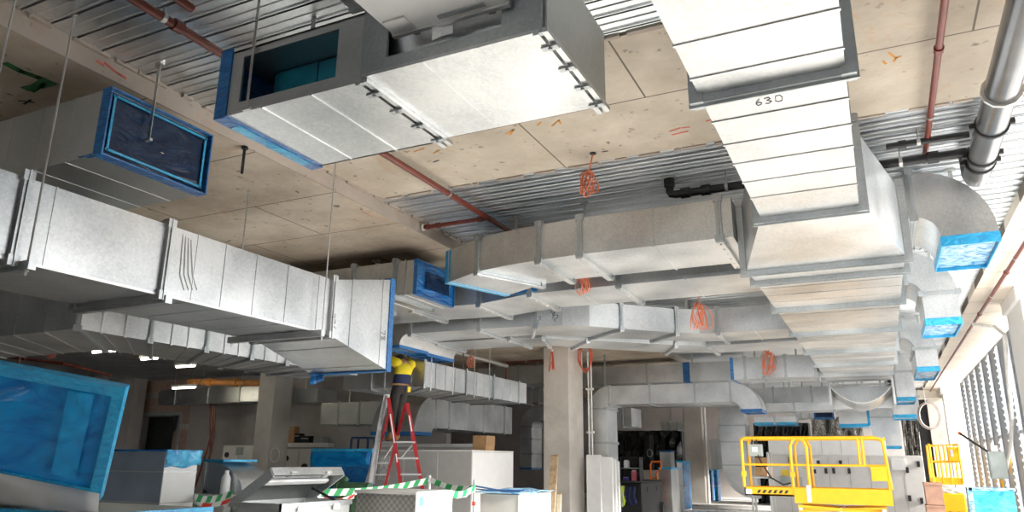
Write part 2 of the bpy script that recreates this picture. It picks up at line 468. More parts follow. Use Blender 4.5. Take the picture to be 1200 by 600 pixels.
mark([[(785, 154), (797, 150)], [(788, 158), (806, 154)], [(800, 150), (808, 149)], [(828, 142), (834, 140)]], 4.595, .022, 'paint_red_mark', band)
mark([[(1035, 72), (1038, 75)], [(1042, 62), (1050, 68), (1056, 66)], [(1050, 68), (1048, 72)], [(593, 157), (602, 152), (598, 158)], [(630, 147), (634, 143)], [(647, 148), (655, 141), (657, 145)], [(485, 178), (497, 174)], [(508, 180), (515, 176)]], 4.595, .018, 'paint_orange_mark', band)
mark([[(508, 190), (514, 188)], [(706, 178), (712, 177)]], 4.595, .02, 'hazard_black', band)
mb = MB()
for (x0, y0, x1, y1) in ((113, 71, 122, 77), (122, 73, 133, 82), (133, 82, 141, 88), (138, 86, 148, 92)):
    p, q = at(x0, y0, X=-5.077), at(x1, y1, X=-5.077); mb.bar(p, q, .016, .003, (1, 0, 0))
mb.build('paint_mark', 'paint_red_mark', slab)

# walls
structure('wall_back', MB().box(-46, 3.3, 38, 38.4, 0, 4.9), 'wall_concrete')
structure('wall_far_left', MB().box(-46.3, -46, -24, 38.4, 0, 4.9), 'wall_concrete')
structure('wall_front', MB().box(-46, -16, -24.3, -24, 0, 4.9).box(-16, 2, -24.3, -24, 3.4, 4.9).box(2, 3.3, -24.3, -24, 0, 4.9), 'soffit_concrete')  # unseen wall cuts light from behind; its opening added for fill
# wall with the service door, beyond the left column
WY = 21.0
dl, dr = at(160, 500, Y=WY).x, at(209, 500, Y=WY).x
dt = at(185, 487, Y=WY).z
xb = at(221, 500, Y=WY).x
wl = structure('wall_left', MB().box(-46, dl, WY, WY+.25, 0, 4.9).box(dl, dr, WY, WY+.25, dt, 4.9).box(dr, xb, WY, WY+.25, 0, 4.9), 'wall_brown')
structure('wall_left', MB().box(xb, -12.5, WY-.02, WY+.25, 0, 4.9), 'wall_concrete')
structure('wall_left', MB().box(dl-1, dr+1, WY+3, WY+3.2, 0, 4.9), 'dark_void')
d1 = tag(bpy.data.objects.new('door_1', None), kind='structure'); C.objects.link(d1); d1.location = ((dl+dr)/2, WY, 0)
MB().box(dl-.12, dl, WY-.05, WY+.27, 0, dt+.12).box(dr, dr+.12, WY-.05, WY+.27, 0, dt+.12).box(dl, dr, WY-.05, WY+.27, dt, dt+.12).build('door_frame', 'panel_grey', d1)
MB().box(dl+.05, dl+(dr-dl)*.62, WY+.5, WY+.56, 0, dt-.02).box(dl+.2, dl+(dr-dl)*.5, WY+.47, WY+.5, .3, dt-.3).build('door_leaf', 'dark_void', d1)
MB().box(dl+(dr-dl)*.68, dr, WY+.45, WY+.5, 0, dt-.6).build('door_leaf', 'wall_brown', d1)
# plaster stopping on the brown boards
mb = MB()
for (a, b_, c_, d_) in ((142, 453, 166, 458), (160, 461, 205, 466), (153, 496, 160, 502), (211, 497, 219, 503)):
    p, q = at(a, b_, Y=WY-.03), at(c_, d_, Y=WY-.03); mb.box(p.x, q.x, WY-.03, WY, q.z, p.z)
structure('trim_4', mb, 'cabinet_grey')
# blockwork piers in front of the left wall
for (a, b_, yy) in ((88, 112, 19.0), (130, 160, 20.0)):
    p, q = at(a, 430, Y=yy), at(b_, 430, Y=yy)
    structure('trim_5', MB().box(p.x, q.x, yy, yy+.6, 0, 4.6), 'wall_concrete')

# outer wall on the right: piers, louvre bay, open bays
XR = 2.3
structure('wall_right', MB().box(XR, XR+.3, -24, 4.5, 0, 4.47), 'wall_concrete')  # unseen closed stretch, added to darken faces turned toward the camera
for (y0, y1) in ((14.4, 16.0), (33.2, 34.0)):
    structure('wall_right', MB().box(XR, XR+.5, y0, y1, 0, 4.25).box(XR-.06, XR+.5, y0-.03, y1+.03, 4.25, 4.47), 'white_paint')
structure('wall_right', MB().box(XR+.1, XR+.35, 16.0, 27.2, 0, .45).box(XR+.1, XR+.3, 27.2, 33.2, 0, .5), 'white_paint')
w1 = tag(bpy.data.objects.new('window_1', None), kind='structure'); C.objects.link(w1); w1.location = (XR+.3, 21, .45)
mb = MB()
y = 16.3
while y < 27:
    mb.box(XR+.14, XR+.24, y, y+.85, .45, 4.12).box(XR+.12, XR+.26, y+.85, y+.90, .45, 4.12); y += 1.5
mb.build('louvre_blade', 'louvre_grey', w1)
mb = MB(); y = 16.3
while y < 27:
    for k in range(26): mb.box(XR+.11, XR+.14, y-.02, y+.05, .6+k*.135, .65+k*.135)
    y += 1.5
mb.build('blade_clip', 'panel_grey', w1)
MB().box(XR+.15, XR+.22, 16, 27.2, 2.2, 2.27).box(XR+.15, XR+.22, 16, 27.2, 4.1, 4.16).build('window_rail', 'white_metal', w1)
# concrete return and dark reveal at the end of the right hand side
p, q = at(1090, 500, Y=34.5), at(1117, 500, Y=34.5)
structure('trim_6', MB().box(p.x, q.x, 34.5, 35.2, 0, 4.47), 'column_concrete')
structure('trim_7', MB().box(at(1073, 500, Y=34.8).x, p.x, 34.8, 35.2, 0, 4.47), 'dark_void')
p = at(1078, 462, Y=30)
structure('trim_8', MB().box(at(1076, 470, Y=34).x, 2.3, 34.0, 34.45, at(1095, 467, Y=34).z, 4.47), 'soffit_concrete')

# columns
def column(name, label, x0, x1, y0, y1):
    t = tag(bpy.data.objects.new(name, None), label, 'column'); C.objects.link(t); t.location = ((x0+x1)/2, (y0+y1)/2, 0)
    MB().box(x0, x1, y0, y1, 0, 4.42).build('shaft', 'column_concrete', t, bevel=.02)
    return t
colc = column('concrete_column', 'big pale concrete column mid hall with red cable loops hanging beside it', -7.62, -6.92, 17.5, 18.5)
mb = MB()
for px in (691, 694.5):
    p = at(px, 540, Y=18.56); mb.tube([(p.x, 18.56, 0), (p.x, 18.56, 4.4)], .022, 8)
for z in (1.2, 2.3, 3.4): mb.box(at(688.5, 540, Y=18.56).x, at(697, 540, Y=18.56).x, 18.5, 18.6, z, z+.05)
t = thing('conduit_riser', 'pair of white conduits running up the right side of the middle concrete column', 'conduit', (-6.8, 18.56, 0)); mb.build('conduit_pipe', 'white_conduit', t)
coll = column('concrete_column', 'concrete column at the left with a white chalk ring, behind the open site box', -17.25, -16.6, 17.5, 18.3)
mb = MB(); c = at(322, 533, X=-16.59)
mb.tube([c+V((0, .19*math.cos(a*math.pi/8), .21*math.sin(a*math.pi/8)-.0)) for a in range(16)], .022, 5, True); mb.build('chalk_ring', 'paint_white_mark', coll)
colr = column('concrete_column', 'distant concrete column with a thin white pipe beside it, left of the yellow platform', -7.24, -6.5, 31, 31.8)
p = at(828.5, 540, Y=30.6)
t = thing('conduit_riser', 'single thin white pipe standing beside the distant concrete column', 'conduit', (p.x, 30.6, 0))
MB().tube([(p.x, 30.6, 0), (p.x, 30.6, 4.0)], .055, 8).build('conduit_pipe', 'white_conduit', t); MB().box(p.x-.09, p.x+.09, 30.5, 30.7, 0, .05).build('base_plate', 'galvanised', t)

# world and light
w = bpy.data.worlds.new('world'); S.world = w; w.use_nodes = True
bg = w.node_tree.nodes['Background']; bg.inputs[0].default_value = (.95, .975, 1.0, 1); bg.inputs[1].default_value = 5.0
sun = bpy.data.lights.new('sun', 'SUN'); sun.energy = 14.0; sun.angle = math.radians(8); sun.color = (1, .96, .9)
so = bpy.data.objects.new('sun', sun); C.objects.link(so)
so.rotation_euler = V((-.92, .12, -.36)).to_track_quat('-Z', 'Y').to_euler()
S.view_settings.view_transform = 'Standard'; S.view_settings.look = 'None'; S.view_settings.gamma = 1; S.view_settings.exposure = 0.12
try: S.view_settings.use_curve_mapping = False
except Exception: pass
# ================================================================== OVERHEAD DUCTS
def vseams(a, b_, n): return [a+(b_-a)*(k+1)/(n+1) for k in range(n)]
# ---- main plenum duct on the right, coming over the camera and running away
def sec(y, x0, x1, z0, z1): return [V((x0, y, z0)), V((x1, y, z0)), V((x1, y, z1)), V((x0, y, z1))]
pr = [sec(1.4, -.685, .035, 3.5, 4.21), sec(5.95, -.685, .035, 3.5, 4.21), sec(7.62, -1.06, .385, 3.48, 4.19), sec(8.06, -1.04, .375, 3.48, 4.19), sec(19.4, -1.0, .36, 3.48, 4.19)]
def py_(y):
    ys = [r[0].y for r in pr]
    for i in range(4):
        if ys[i] <= y <= ys[i+1]: return i+(y-ys[i])/(ys[i+1]-ys[i])
main = duct('supply_duct', 'wide galvanised main duct running from overhead right away into the distance', 'duct', pr,
            flanges=[py_(y) for y in (3.70, 5.98, 7.62, 8.12, 9.72, 11.75, 13.85, 15.75, 17.6)],
            seams=[py_(y) for y in (2.1, 2.62, 3.134, 3.484, 4.038, 4.392, 4.73, 5.1, 5.45, 6.15, 8.5, 8.9, 9.3, 10.2, 10.7, 11.2, 12.3, 12.8, 13.3, 14.4, 15.0, 16.2, 16.8, 18.2, 18.8)], sg=.006, sw=.02, fg=.045, ft=.06)
number('630', at(886, 124, Z=3.499), (.055, 0, 0), (0, -.075, 0), (0, 0, -1), main, w=.0035)
# hanging saddle of curved sheet at the far end of the plenum
mb = MB(); n = 20
rings = []
for k in range(n+1):
    u = k/n; x = -1.0+1.36*u; z = 3.42 - .42*math.sin(math.pi*u)**.8
    rings.append([V((x, 19.55, z)), V((x, 20.9, z-.08)), V((x, 20.9, z-.11)), V((x, 19.55, z-.03))])
mb.loft(rings)
MBh = MB().box(-.33, -.27, 20.2, 20.26, 3.5, 4.6)
rear_ = MB().box(-1.0, .36, 20.92, 20.95, 2.95, 3.5)
t = thing('flexible_connector', 'sagging curved metal sheet hung below the far end of the wide main duct', 'connector', (-.3, 20.2, 2.9)); mb.build('curved_sheet', 'galvanised', t, smooth='auto'); MBh.box(-1.0, .36, 20.18, 20.28, 3.46, 3.5).build('hanger_bracket', 'zinc_rod', t)
MB().box(-1.03, -.98, 19.5, 20.95, 2.95, 3.55).box(.34, .39, 19.5, 20.95, 2.95, 3.55).build('side_cheek', 'galvanised', t); rear_.build('rear_plate', 'galvanised', t)

# ---- take-off elbows on the right of the plenum, bending down
def takeoff(label, y0, y1, x0, zi, zo, zc, leg, txt=None, tape='film_pale', legcheek=True):
    r = elbow_xz(x0, zi, zo, zc, y0, y1, leg)
    r = [[V((.47, p.y, p.z)) for p in r[0]]] + r
    n = len(r)-1
    fl = [1] + ([9] if leg > .1 else [])
    o = duct('takeoff_elbow', label, 'duct elbow', r, flanges=fl, seams=[], tape=[(n-.001, .10, 'tape_cyan')], films={1: tape}, group=None, smooth=True)
    return o
takeoff('nearest galvanised elbow right of the main duct, its square mouth wrapped in blue film', 8.0, 9.1, .52, 3.953, 4.43, 3.745, 0.06)
e2 = takeoff('second galvanised elbow on the right, with a straight drop below its bend', 11.3, 12.45, .52, 4.02, 4.44, 3.84, .39)
number('776', at(1076, 292, Y=11.298), (.07, 0, -.05), (.06, 0, .10), (0, -1, 0), e2)
takeoff('third galvanised elbow right of the main duct, two blue tape strips at its mouth', 16.4, 18.2, .52, 4.02, 4.40, 3.78, .40)
takeoff('fourth galvanised elbow along the main duct, hanging before the dark reveal', 21.2, 22.6, .36, 3.95, 4.36, 3.86, .68)
takeoff('fifth galvanised elbow at the far right end of the duct row', 25.0, 26.4, .30, 3.6, 4.30, 3.52, .55)
# big drop at the end of the row
p0, p1, p2 = at(1024, 524, Y=28), at(1057, 524, Y=28), at(1022, 480, Y=28)
duct('drop_duct', 'large square galvanised duct dropping down behind the yellow platform, blue tape round its foot', 'duct',
     [rect((p0.x, 28), (p1.x, 28), p0.z, p0.z)[0:2] + [V((p1.x, 29.3, p0.z)), V((p0.x, 29.3, p0.z))], [V((p0.x, 28, 3.9)), V((p1.x, 28, 3.9)), V((p1.x, 29.3, 3.9)), V((p0.x, 29.3, 3.9))]],
     flanges=[.55], tape=[(0.001, .08, 'tape_cyan')], films={0: 'film_pale'})

# ---- AHU plenum box at the top of the picture
AZ, AT = 3.70, 4.16
ah = thing('plenum_box', 'near galvanised plenum box overhead with a teal cut-out and blue tape at its left end', 'duct', (-3.0, 3.5, AZ))
x0, x1, y0, y1 = -3.63, -2.46, 3.08, 3.99
ox0, ox1, oz0, oz1 = at(280, 118, Y=y0).x, at(393, 90, Y=y0).x, at(340, 104, Y=y0).z, 4.10
MB().box(x0, x1, y0, y1, AZ, AZ+.015).build('bottom_panel', 'galvanised', ah)
MB().box(x0, x1, y0, y1, AT-.015, AT).build('top_panel', 'galvanised_darker', ah)
MB().box(x0, x1, y1-.015, y1, AZ, AT).build('rear_panel', 'galvanised_darker', ah)
MB().box(x0, ox0, y0, y0+.015, AZ+.015, AT).box(ox1, x1, y0, y0+.015, AZ+.015, AT).box(ox0, ox1, y0, y0+.015, AZ+.015, oz0).box(ox0, ox1, y0, y0+.015, oz1, AT).build('front_panel', 'galvanised_darker', ah)
MB().box(ox0-.02, ox1+.02, y0+.30, y0+.315, AZ+.02, AT-.02).box(ox0+.34, ox0+.36, y0+.29, y0+.3, AZ+.02, AT-.02).build('film_lining', 'film_teal', ah)
mb = MB()
for xx in (-3.25, -2.86): mb.box(xx, xx+.012, y0, y1, AZ-.008, AZ)
mb.build('standing_seam', 'galvanised', ah)
MB().box(x0-.01, x0+.10, y0-.012, y1+.012, AZ-.012, AZ+.0).box(x0-.01, x0+.09, y0-.012, y0, AZ, AT+.02).box(x0-.01, x0+.02, y0, y1, AZ, AT).build('sealing_tape', 'tape_blue', ah)
MB().box(x0+.0, x0+.08, y0+.12, y1-.1, AZ-.016, AZ-.011).build('tape_strip', 'film_cyan', ah)
def bolted_joint(x, ya, yb, za, zb, parent):
    """pair of folded angles under a duct joint with clamps, and the upright leg on the front face"""
    MB().box(x-.045, x-.012, ya-.03, yb+.03, za-.035, za-.001).build('joint_angle', 'galvanised', parent)
    MB().box(x+.004, x+.036, ya-.03, yb+.03, za-.028, za-.001).build('joint_angle', 'galvanised', parent)
    MB().box(x-.012, x+.004, ya-.035, ya-.002, za-.03, zb+.02).build('joint_upright', 'galvanised_flange', parent)
    for k in range(4):
        yy = ya+.10+k*(yb-ya-.2)/3
        MB().box(x-.05, x+.04, yy-.02, yy+.02, za-.046, za-.036).disc((x-.004, yy, za-.05), (0, 0, 1), .012, .012, 8).build('clamp', 'galvanised_flange', parent)
bolted_joint(x1+.005, y0, y1, AZ, AT, ah)
for xx in (-3.3, -2.7): MB().box(xx, xx+.04, 3.5, 3.504, AT-.01, 4.6).build('hanger_strap', 'zinc_rod', ah)
# fan coil unit next to it
fc = thing('fan_coil_unit', 'boxy galvanised fan coil unit overhead, with a tilted white access tray in its front recess', 'air handling unit', (-1.9, 3.5, AZ))
fx0, fx1, fy0, fy1, ft_ = -2.45, -1.30, 3.04, 3.95, 4.20
MB().box(fx0, fx1-.02, fy0, fy1, AZ, AZ+.02).build('bottom_panel', 'galvanised', fc)
MB().box(fx0, fx1-.02, fy0+.02, fy1, ft_-.02, ft_).box(fx0, fx1-.02, fy1-.02, fy1, AZ+.02, ft_-.02).box(fx0, fx0+.02, fy0+.02, fy1-.02, AZ+.02, ft_-.02).build('casing', 'galvanised_darker', fc)
MB().box(fx1-.02, fx1, fy0, fy1, AZ, ft_).build('end_panel', 'galvanised_darker', fc)
MB().box(fx0, fx1-.02, fy0, fy0+.02, AZ+.02, AZ+.09).box(fx0, fx0+.16, fy0, fy0+.02, AZ+.09, ft_).box(fx1-.26, fx1-.02, fy0, fy0+.02, AZ+.09, ft_).build('front_frame', 'galvanised_flange', fc)
MB().hexa([V((fx0+.03, fy0+.14, AZ+.03)), V((fx1-.03, fy0+.14, AZ+.03)), V((fx1-.03, fy0+.16, AZ+.03)), V((fx0+.03, fy0+.16, AZ+.03)), V((fx0+.03, fy0+.05, AZ+.46)), V((fx1-.03, fy0+.05, AZ+.46)), V((fx1-.03, fy0+.07, AZ+.46)), V((fx0+.03, fy0+.07, AZ+.46))]).build('inner_baffle', 'galvanised', fc)
pa, pb = at(462, 42, Y=3.0), at(582, 6, Y=3.0)
tz = pa.z; tx0, tx1 = pa.x, fx1-.20
tray = MB().box(tx0, tx1, 2.50, 3.0, tz, tz+.05).build('access_tray', 'white_metal', fc, bevel=.004)
MB().box(tx0-.004, tx1+.01, 2.985, 3.012, tz-.014, tz+.06).build('hinge_strip', 'aluminium', tray)
MB().box(tx0+.02, tx0+.16, 2.86, 2.97, tz-.012, tz).build('latch_plate', 'aluminium', tray)
MB().box(tx0+.32, tx0+.60, 2.93, 2.96, tz-.008, tz).build('cable_slot', 'galvanised_flange', tray)
MB().grid((tx0+.24, 3.018, tz-.085), (tx0+.37, 3.018, tz-.075), (tx0+.36, 3.014, tz+.0), (tx0+.25, 3.014, tz+.0), 4, 4, lambda u, v_: V((0, -.012*math.sin(3*u+2*v_), 0))).build('paper_label', 'white_card', tray, solid=.001)
MB().box(tx0+.1, tx0+.14, 3.0, 3.06, tz+.01, tz+.05).box(tx1-.14, tx1-.10, 3.0, 3.06, tz+.01, tz+.05).build('tray_bracket', 'galvanised', tray)
mb = MB()
for xx in (-2.05, -1.70): mb.box(xx, xx+.008, fy0, fy1-.02, AZ-.003, AZ)
mb.build('panel_joint', 'galvanised', fc)
bolted_joint(fx1-.02, fy0, fy1, AZ, ft_, fc)
for xx in (fx1-.2, fx0+.3): MB().box(xx, xx+.04, 3.8, 3.804, ft_-.01, 4.6).build('hanger_strap', 'zinc_rod', fc)
# second unit just touching the top edge of the picture
p = at(412, 13, Z=4.24)
up_ = thing('plenum_box', 'corner of a pale sheet metal box peeping in at the top edge', 'duct', (p.x+.6, p.y-.5, 4.24))
MB().box(p.x, p.x+1.2, p.y-1.1, p.y, 4.24, 4.52).build('casing', 'galvanised', up_, bevel=.01); MB().box(p.x, p.x+1.2, p.y-.03, p.y+.01, 4.222, 4.27).build('flange', 'galvanised_flange', up_)

# ---- duct with a dark blue film over its end, upper left
BX, BZ = -4.86, 3.70
rb = [[V((x, 3.14, BZ)), V((x, 4.07, BZ)), V((x, 4.07, 4.22)), V((x, 3.14, 4.22))] for x in (-10.5, BX)]
duct('branch_duct', 'grey duct at upper left, its end sealed with navy film and a blue taped rim', 'duct', rb, seams=vseams(0, 1, 14), sg=.003, tape=[(.9999, .10, 'tape_blue')], films={1: 'film_navy'}, mat='galvanised_darker')
o = bpy.data.objects['branch_duct']
mb = MB()
for (a, b_, c_, d_) in ((3.17, 3.20, 3.74, 4.19), (4.01, 4.04, 3.74, 4.19)): mb.box(BX+.02, BX+.028, a+.006, b_-.006, c_, d_)
mb.box(BX+.02, BX+.028, 3.17, 4.04, 3.742, 3.760).box(BX+.02, BX+.028, 3.17, 4.04, 4.17, 4.188); mb.build('tape_strip', 'tape_cyan', o)
# loose tape tail at its lower corner
MB().grid(V((BX-.1, 3.12, 3.70)), V((BX-.1, 3.06, 3.66)), V((BX+.02, 3.10, 3.66)), V((BX+.02, 3.14, 3.70)), 3, 3, lambda u, v_: V((0, 0, .01*math.sin(7*u+5*v_)))).build('tape_tail', 'tape_blue', o, solid=.003)

# ---- big left main duct
LX = -4.86; LW = .98
ls = []
for y, zb, zt, w in ((.5, 2.80, 3.36, LW), (5.80, 2.80, 3.36, LW), (6.88, 2.54, 3.60, LW+.10)):
    ls.append([V((LX-w, y, zb)), V((LX, y, zb)), V((LX, y, zt)), V((LX-w, y, zt))])
yl = lambda y: (y-.5)/5.3
lm = duct('main_duct', 'long galvanised duct slanting across the left, flaring to an end taped in blue', 'duct', ls, flanges=[yl(2.69), yl(3.81), 1.0],
          seams=[yl(y) for y in (.8, 1.6, 2.24, 2.9, 4.10, 4.4, 4.76, 5.16, 5.6)] + [1.3, 1.8], tape=[(1.965, .09, 'tape_blue')], films={1: 'film_blue'}, fmat='galvanised', fg=.035, ft=.05, hang=(), sg=.004, sw=.012)
MB().box(LX-.012, LX+.006, .5, 5.78, 2.792, 2.812).build('bright_edge_strip', 'aluminium', lm)  # strip added to give the duct a bright lower edge
number('776', at(387, 368, X=LX+.002), (0, .01, -.06), (0, .072, .016), (1, 0, 0), lm)
number('78', at(446, 388, X=LX+.002), (0, .01, -.064), (0, .08, .016), (1, 0, 0), lm)
MB().grid(V((LX-LW-.08, 6.78, 2.56)), V((LX-LW-.05, 6.78, 2.42)), V((LX-LW+.08, 6.84, 2.48)), V((LX-LW+.06, 6.84, 2.55)), 4, 4, lambda u, v_: V((.012*math.sin(8*v_), .016*math.sin(7*u), 0))).build('tape_tail', 'tape_blue', lm, solid=.003)
mb = MB()
for k in range(4):
    mb.tube([at(215+3*k, 275+2*k, X=LX+.003), at(213+4*k, 300, X=LX+.005), at(211+5*k, 322, X=LX+.005), at(216+5*k, 340, X=LX+.003)], .005, 5)
mb.build('sealant_smear', 'white_metal', lm)
for y in (2.75, 5.55, 3.85):
    if y != 3.85:
        mb = MB().box(LX-LW-.10, LX+.14, y-.025, y+.025, 2.735, 2.795); mb.build('hanger_channel', 'galvanised', lm)
    else:
        MB().box(LX-LW-.05, LX+.06, y-.03, y+.03, 2.735, 2.795).build('hanger_channel', 'galvanised', lm)

# ---- L shaped duct under / behind it
z0, z1 = 2.9, 3.62
xo, yo, w_ = -7.52, 4.95, 1.2
r = [[V((-12.4, yo, z0)), V((-12.4, yo+w_, z0)), V((-12.4, yo+w_, z1)), V((-12.4, yo, z1))],
     [V((xo, yo, z0)), V((xo-w_, yo+w_, z0)), V((xo-w_, yo+w_, z1)), V((xo, yo, z1))],
     [V((xo, 9.75, z0)), V((xo-w_, 9.75, z0)), V((xo-w_, 9.75, z1)), V((xo, 9.75, z1))]]
duct('cornering_duct', 'galvanised duct under the slanting left duct, turning a square corner and running away', 'duct', r,
     flanges=[1+.003, 1.19, 1.36, 1.52, 1.66, 1.80], seams=vseams(0, 1, 8)+[1+a for a in (.06, .12, .25, .30, .42, .47, .57, .62, .72, .9)], fg=.025, ft=.05, hang=(.4, 1.1, 1.95))
# ---- second L shaped duct further on
z0, z1 = 2.9, 3.37; xo, yo, w_ = -7.49, 11.7, 1.3
r = [[V((-9.35, yo, z0)), V((-9.35, yo+w_, z0)), V((-9.35, yo+w_, z1)), V((-9.35, yo, z1))],
     [V((xo, yo, z0)), V((xo-w_, yo+w_, z0)), V((xo-w_, yo+w_, z1)), V((xo, yo, z1))],
     [V((xo, 16.2, z0)), V((xo-w_, 16.2, z0)), V((xo-w_, 16.2, z1)), V((xo, 16.2, z1))]]
duct('cornering_duct', 'ribbed galvanised duct behind the worker, turning a corner and running towards the middle column', 'duct', r,
     flanges=[.35, 1.003, 1.35, 1.62, 1.9], seams=vseams(.36, 1, 3)+[1+a for a in (.09, .17, .25, .45, .53, .72, .81)], fg=.022, ft=.04)
# ---- duct under that one with a bend turning down
ux, uw = -10.0, 1.25; zb, zt = 2.37, 3.15
r = []
for k in range(9):
    a = math.pi/2*(1-k/8); ri, ro = .16, zt-zb+.16
    yc, zc = 16.2, zb-.16
    c_, s_ = math.cos(a), math.sin(a)
    r.append([V((ux-uw, yc-ri*c_, zc+ri*s_)), V((ux, yc-ri*c_, zc+ri*s_)), V((ux, yc-ro*c_, zc+ro*s_)), V((ux-uw, yc-ro*c_, zc+ro*s_))])
r = [[V((p.x, 20.6, p.z)) for p in r[0]]] + r
duct('bending_duct', 'shiny galvanised duct behind the red ladder with a radius bend turned down', 'duct', r, flanges=[0.12, .42, .85, 1.0], seams=[.6, .66, .25], tape=[(8.999, .08, 'tape_blue')], films={1: 'film_blue'}, smooth=True, fg=.02)

# ---- cross ducts joining the plenum from the left
def pw(pts, z0, z1):      # pts: (front xy, rear xy)
    return [rect(f, r_, z0, z1) for f, r_ in pts]
# first cross duct (nearest)
k1 = (3.8-1.6)/(3.583-1.6)
P1 = lambda x, y: (x*k1, y*k1)
t1 = duct('cross_duct', 'nearest cross duct joining the main duct, its bent left end rimmed in blue tape', 'duct',
     pw([((-1.13, 7.40), (-1.14, 8.46)), (P1(-2.5, 6.668), P1(-2.511, 7.624)), (P1(-2.964, 6.70), P1(-2.958, 7.62)), (P1(-3.40, 6.77), P1(-3.2, 7.68)), (P1(-3.763, 6.865), P1(-3.368, 7.698)), (P1(-4.379, 7.21), P1(-4.049, 8.111))], 3.8, 4.22),
     flanges=[.08, 1.0, 2.0, 4.0], seams=[.5, 4.9], tape=[(4.93, .12, 'tape_cyan')], films={1: 'film_blue'}, bar=True, fg=.03, ft=.06)
t2z = 3.8
t2 = duct('cross_duct', 'second cross duct from the front, running just behind the nearest one', 'duct',
     pw([((-1.12, 9.0), (-1.12, 10.08)), ((-2.84, 8.98), (-2.86, 10.07)), ((-4.11, 8.99), (-4.12, 10.02)), ((-5.08, 9.33), (-5.07, 10.34)), ((-6.2, 9.25), (-6.2, 10.24)), ((-7.3, 9.25), (-7.3, 10.24))], t2z, 4.22),
     flanges=[1.0, 2.0, 3.0, 4.0], seams=[.5, 1.5], fg=.03, ft=.06, bar=True)
p = at(455, 335, Y=9.2)
MB().box(-4.35, -4.0, 8.97, 9.0, 3.82, 4.0).build('film_colour_patch', 'film_blue', t2)
k3 = 2.06/2.0
P3 = lambda f, r_: ((f[0]*k3, f[1]*k3), (r_[0]*k3, r_[1]*k3))
t3 = duct('cross_duct', 'third cross duct with a bright slanted joggle left of the main duct', 'duct',
     pw([P3(a_, b_) for a_, b_ in [((-1.07, 12.0), (-1.07, 12.93)), ((-2.17, 11.99), (-2.19, 12.93)), ((-2.45, 11.93), (-2.75, 12.68)), ((-2.78, 11.74), (-3.32, 12.27)), ((-3.47, 11.014), (-4.2, 11.64)), ((-3.85, 10.62), (-4.5, 11.35)), ((-4.20, 10.38), (-4.75, 11.15)), ((-4.60, 10.26), (-5.0, 11.06)), ((-5.54, 10.2), (-5.57, 11.03)), ((-6.80, 10.15), (-6.80, 11.03))]], 3.66, 4.06),
     flanges=[1.0, 3.0, 4.0, 7.0, 8.0, 9.0], seams=[.5], fg=.028, ft=.05, bar=True)
number('292', at(621, 372, Y=10.58), (.06, 0, -.04), (.05, 0, .09), (0, -1, 0), t3)
number('292', at(641, 370, Y=10.64), (.06, 0, -.04), (.05, 0, .09), (0, -1, 0), t3)
t4 = duct('cross_duct', 'fourth cross duct, tight behind the joggled third one with only its underside showing', 'duct',
     pw([P3(a_, b_) for a_, b_ in [((-1.07, 13.3), (-1.07, 14.25)), ((-2.6, 13.3), (-2.6, 14.25)), ((-3.1, 13.0), (-3.5, 13.85)), ((-4.35, 11.9), (-4.9, 12.6)), ((-4.95, 11.4), (-5.2, 12.25)), ((-5.5, 11.2), (-5.55, 12.15)), ((-6.89, 11.15), (-6.89, 12.1))]], 3.66, 4.06),
     flanges=[1.0, 2.0, 3.0, 4.0, 5.0, 6.0], fg=.028, ft=.05, bar=True)
# turned-down ends of the third and fourth duct
for (y0, y1, lab) in ((10.455, 11.36, 'curved end piece of the third cross duct, its blue taped mouth above the worker'), (11.485, 12.46, 'curved end piece of the fourth cross duct, right of the one above the worker')):
    r = elbow_xz(-7.03 if y0 < 11 else -7.13, 3.67, 4.05, 3.48, y0, y1, .02, 8, -1)
    duct('turned_down_elbow', lab, 'duct elbow', r, flanges=[], tape=[(8.99, .05, 'tape_blue')], films={1: 'film_blue'}, smooth=True)
# left hand duct whose end is a blue framed panel
p = at(488, 304, Z=4.20); q = at(530, 356, X=p.x)
bz = at(486, 344, X=p.x).z
r = [[V((x, p.y, bz)), V((x, q.y, bz)), V((x, q.y, 4.20)), V((x, p.y, 4.20))] for x in (-9.5, p.x)]
l2 = duct('branch_duct', 'pale duct end facing right with a bright blue film panel, behind the flared left duct', 'duct', r, flanges=[.75, .92], seams=[.85, .96], tape=[(.9999, .06, 'tape_blue')], films={1: 'film_blue'})
hy, hz = (q.y-p.y), (4.20-bz)
MB().grid(V((p.x+.03, p.y+.22*hy, bz+.25*hz)), V((p.x+.03, p.y+.85*hy, bz+.25*hz)), V((p.x+.03, p.y+.85*hy, bz+.75*hz)), V((p.x+.03, p.y+.22*hy, bz+.75*hz)), 6, 4, lambda u, v_: V((.006*math.sin(9*u+4*v_), 0, 0))).build('film_window', 'film_navy', l2, smooth=True)

# ---- farther cross ducts
t5 = duct('cross_duct', 'far cross duct behind the middle column, banded with one strip of blue tape', 'duct', pw([((-8.1, 20.5), (-8.1, 21.5)), ((-3.4, 20.5), (-3.4, 21.5))], 3.74, 4.24),
     flanges=[.23, .5], seams=[.9], fg=.02)
p, q = at(800, 430, Y=20.49), at(808, 430, Y=20.49)
MB().box(p.x, q.x, 20.48, 21.52, 3.72, 4.26).build('sealing_tape', 'tape_blue', t5)
duct('cross_duct', 'far cross duct left of the main duct, its free left end rimmed in blue', 'duct', pw([((-1.07, 16.9), (-1.07, 17.9)), ((-2.82, 16.9), (-2.82, 17.9))], 3.37, 3.84),
     flanges=[.02, .36, .62, .84], tape=[(.999, .07, 'tape_blue')], films={1: 'film_blue'}, fg=.02)
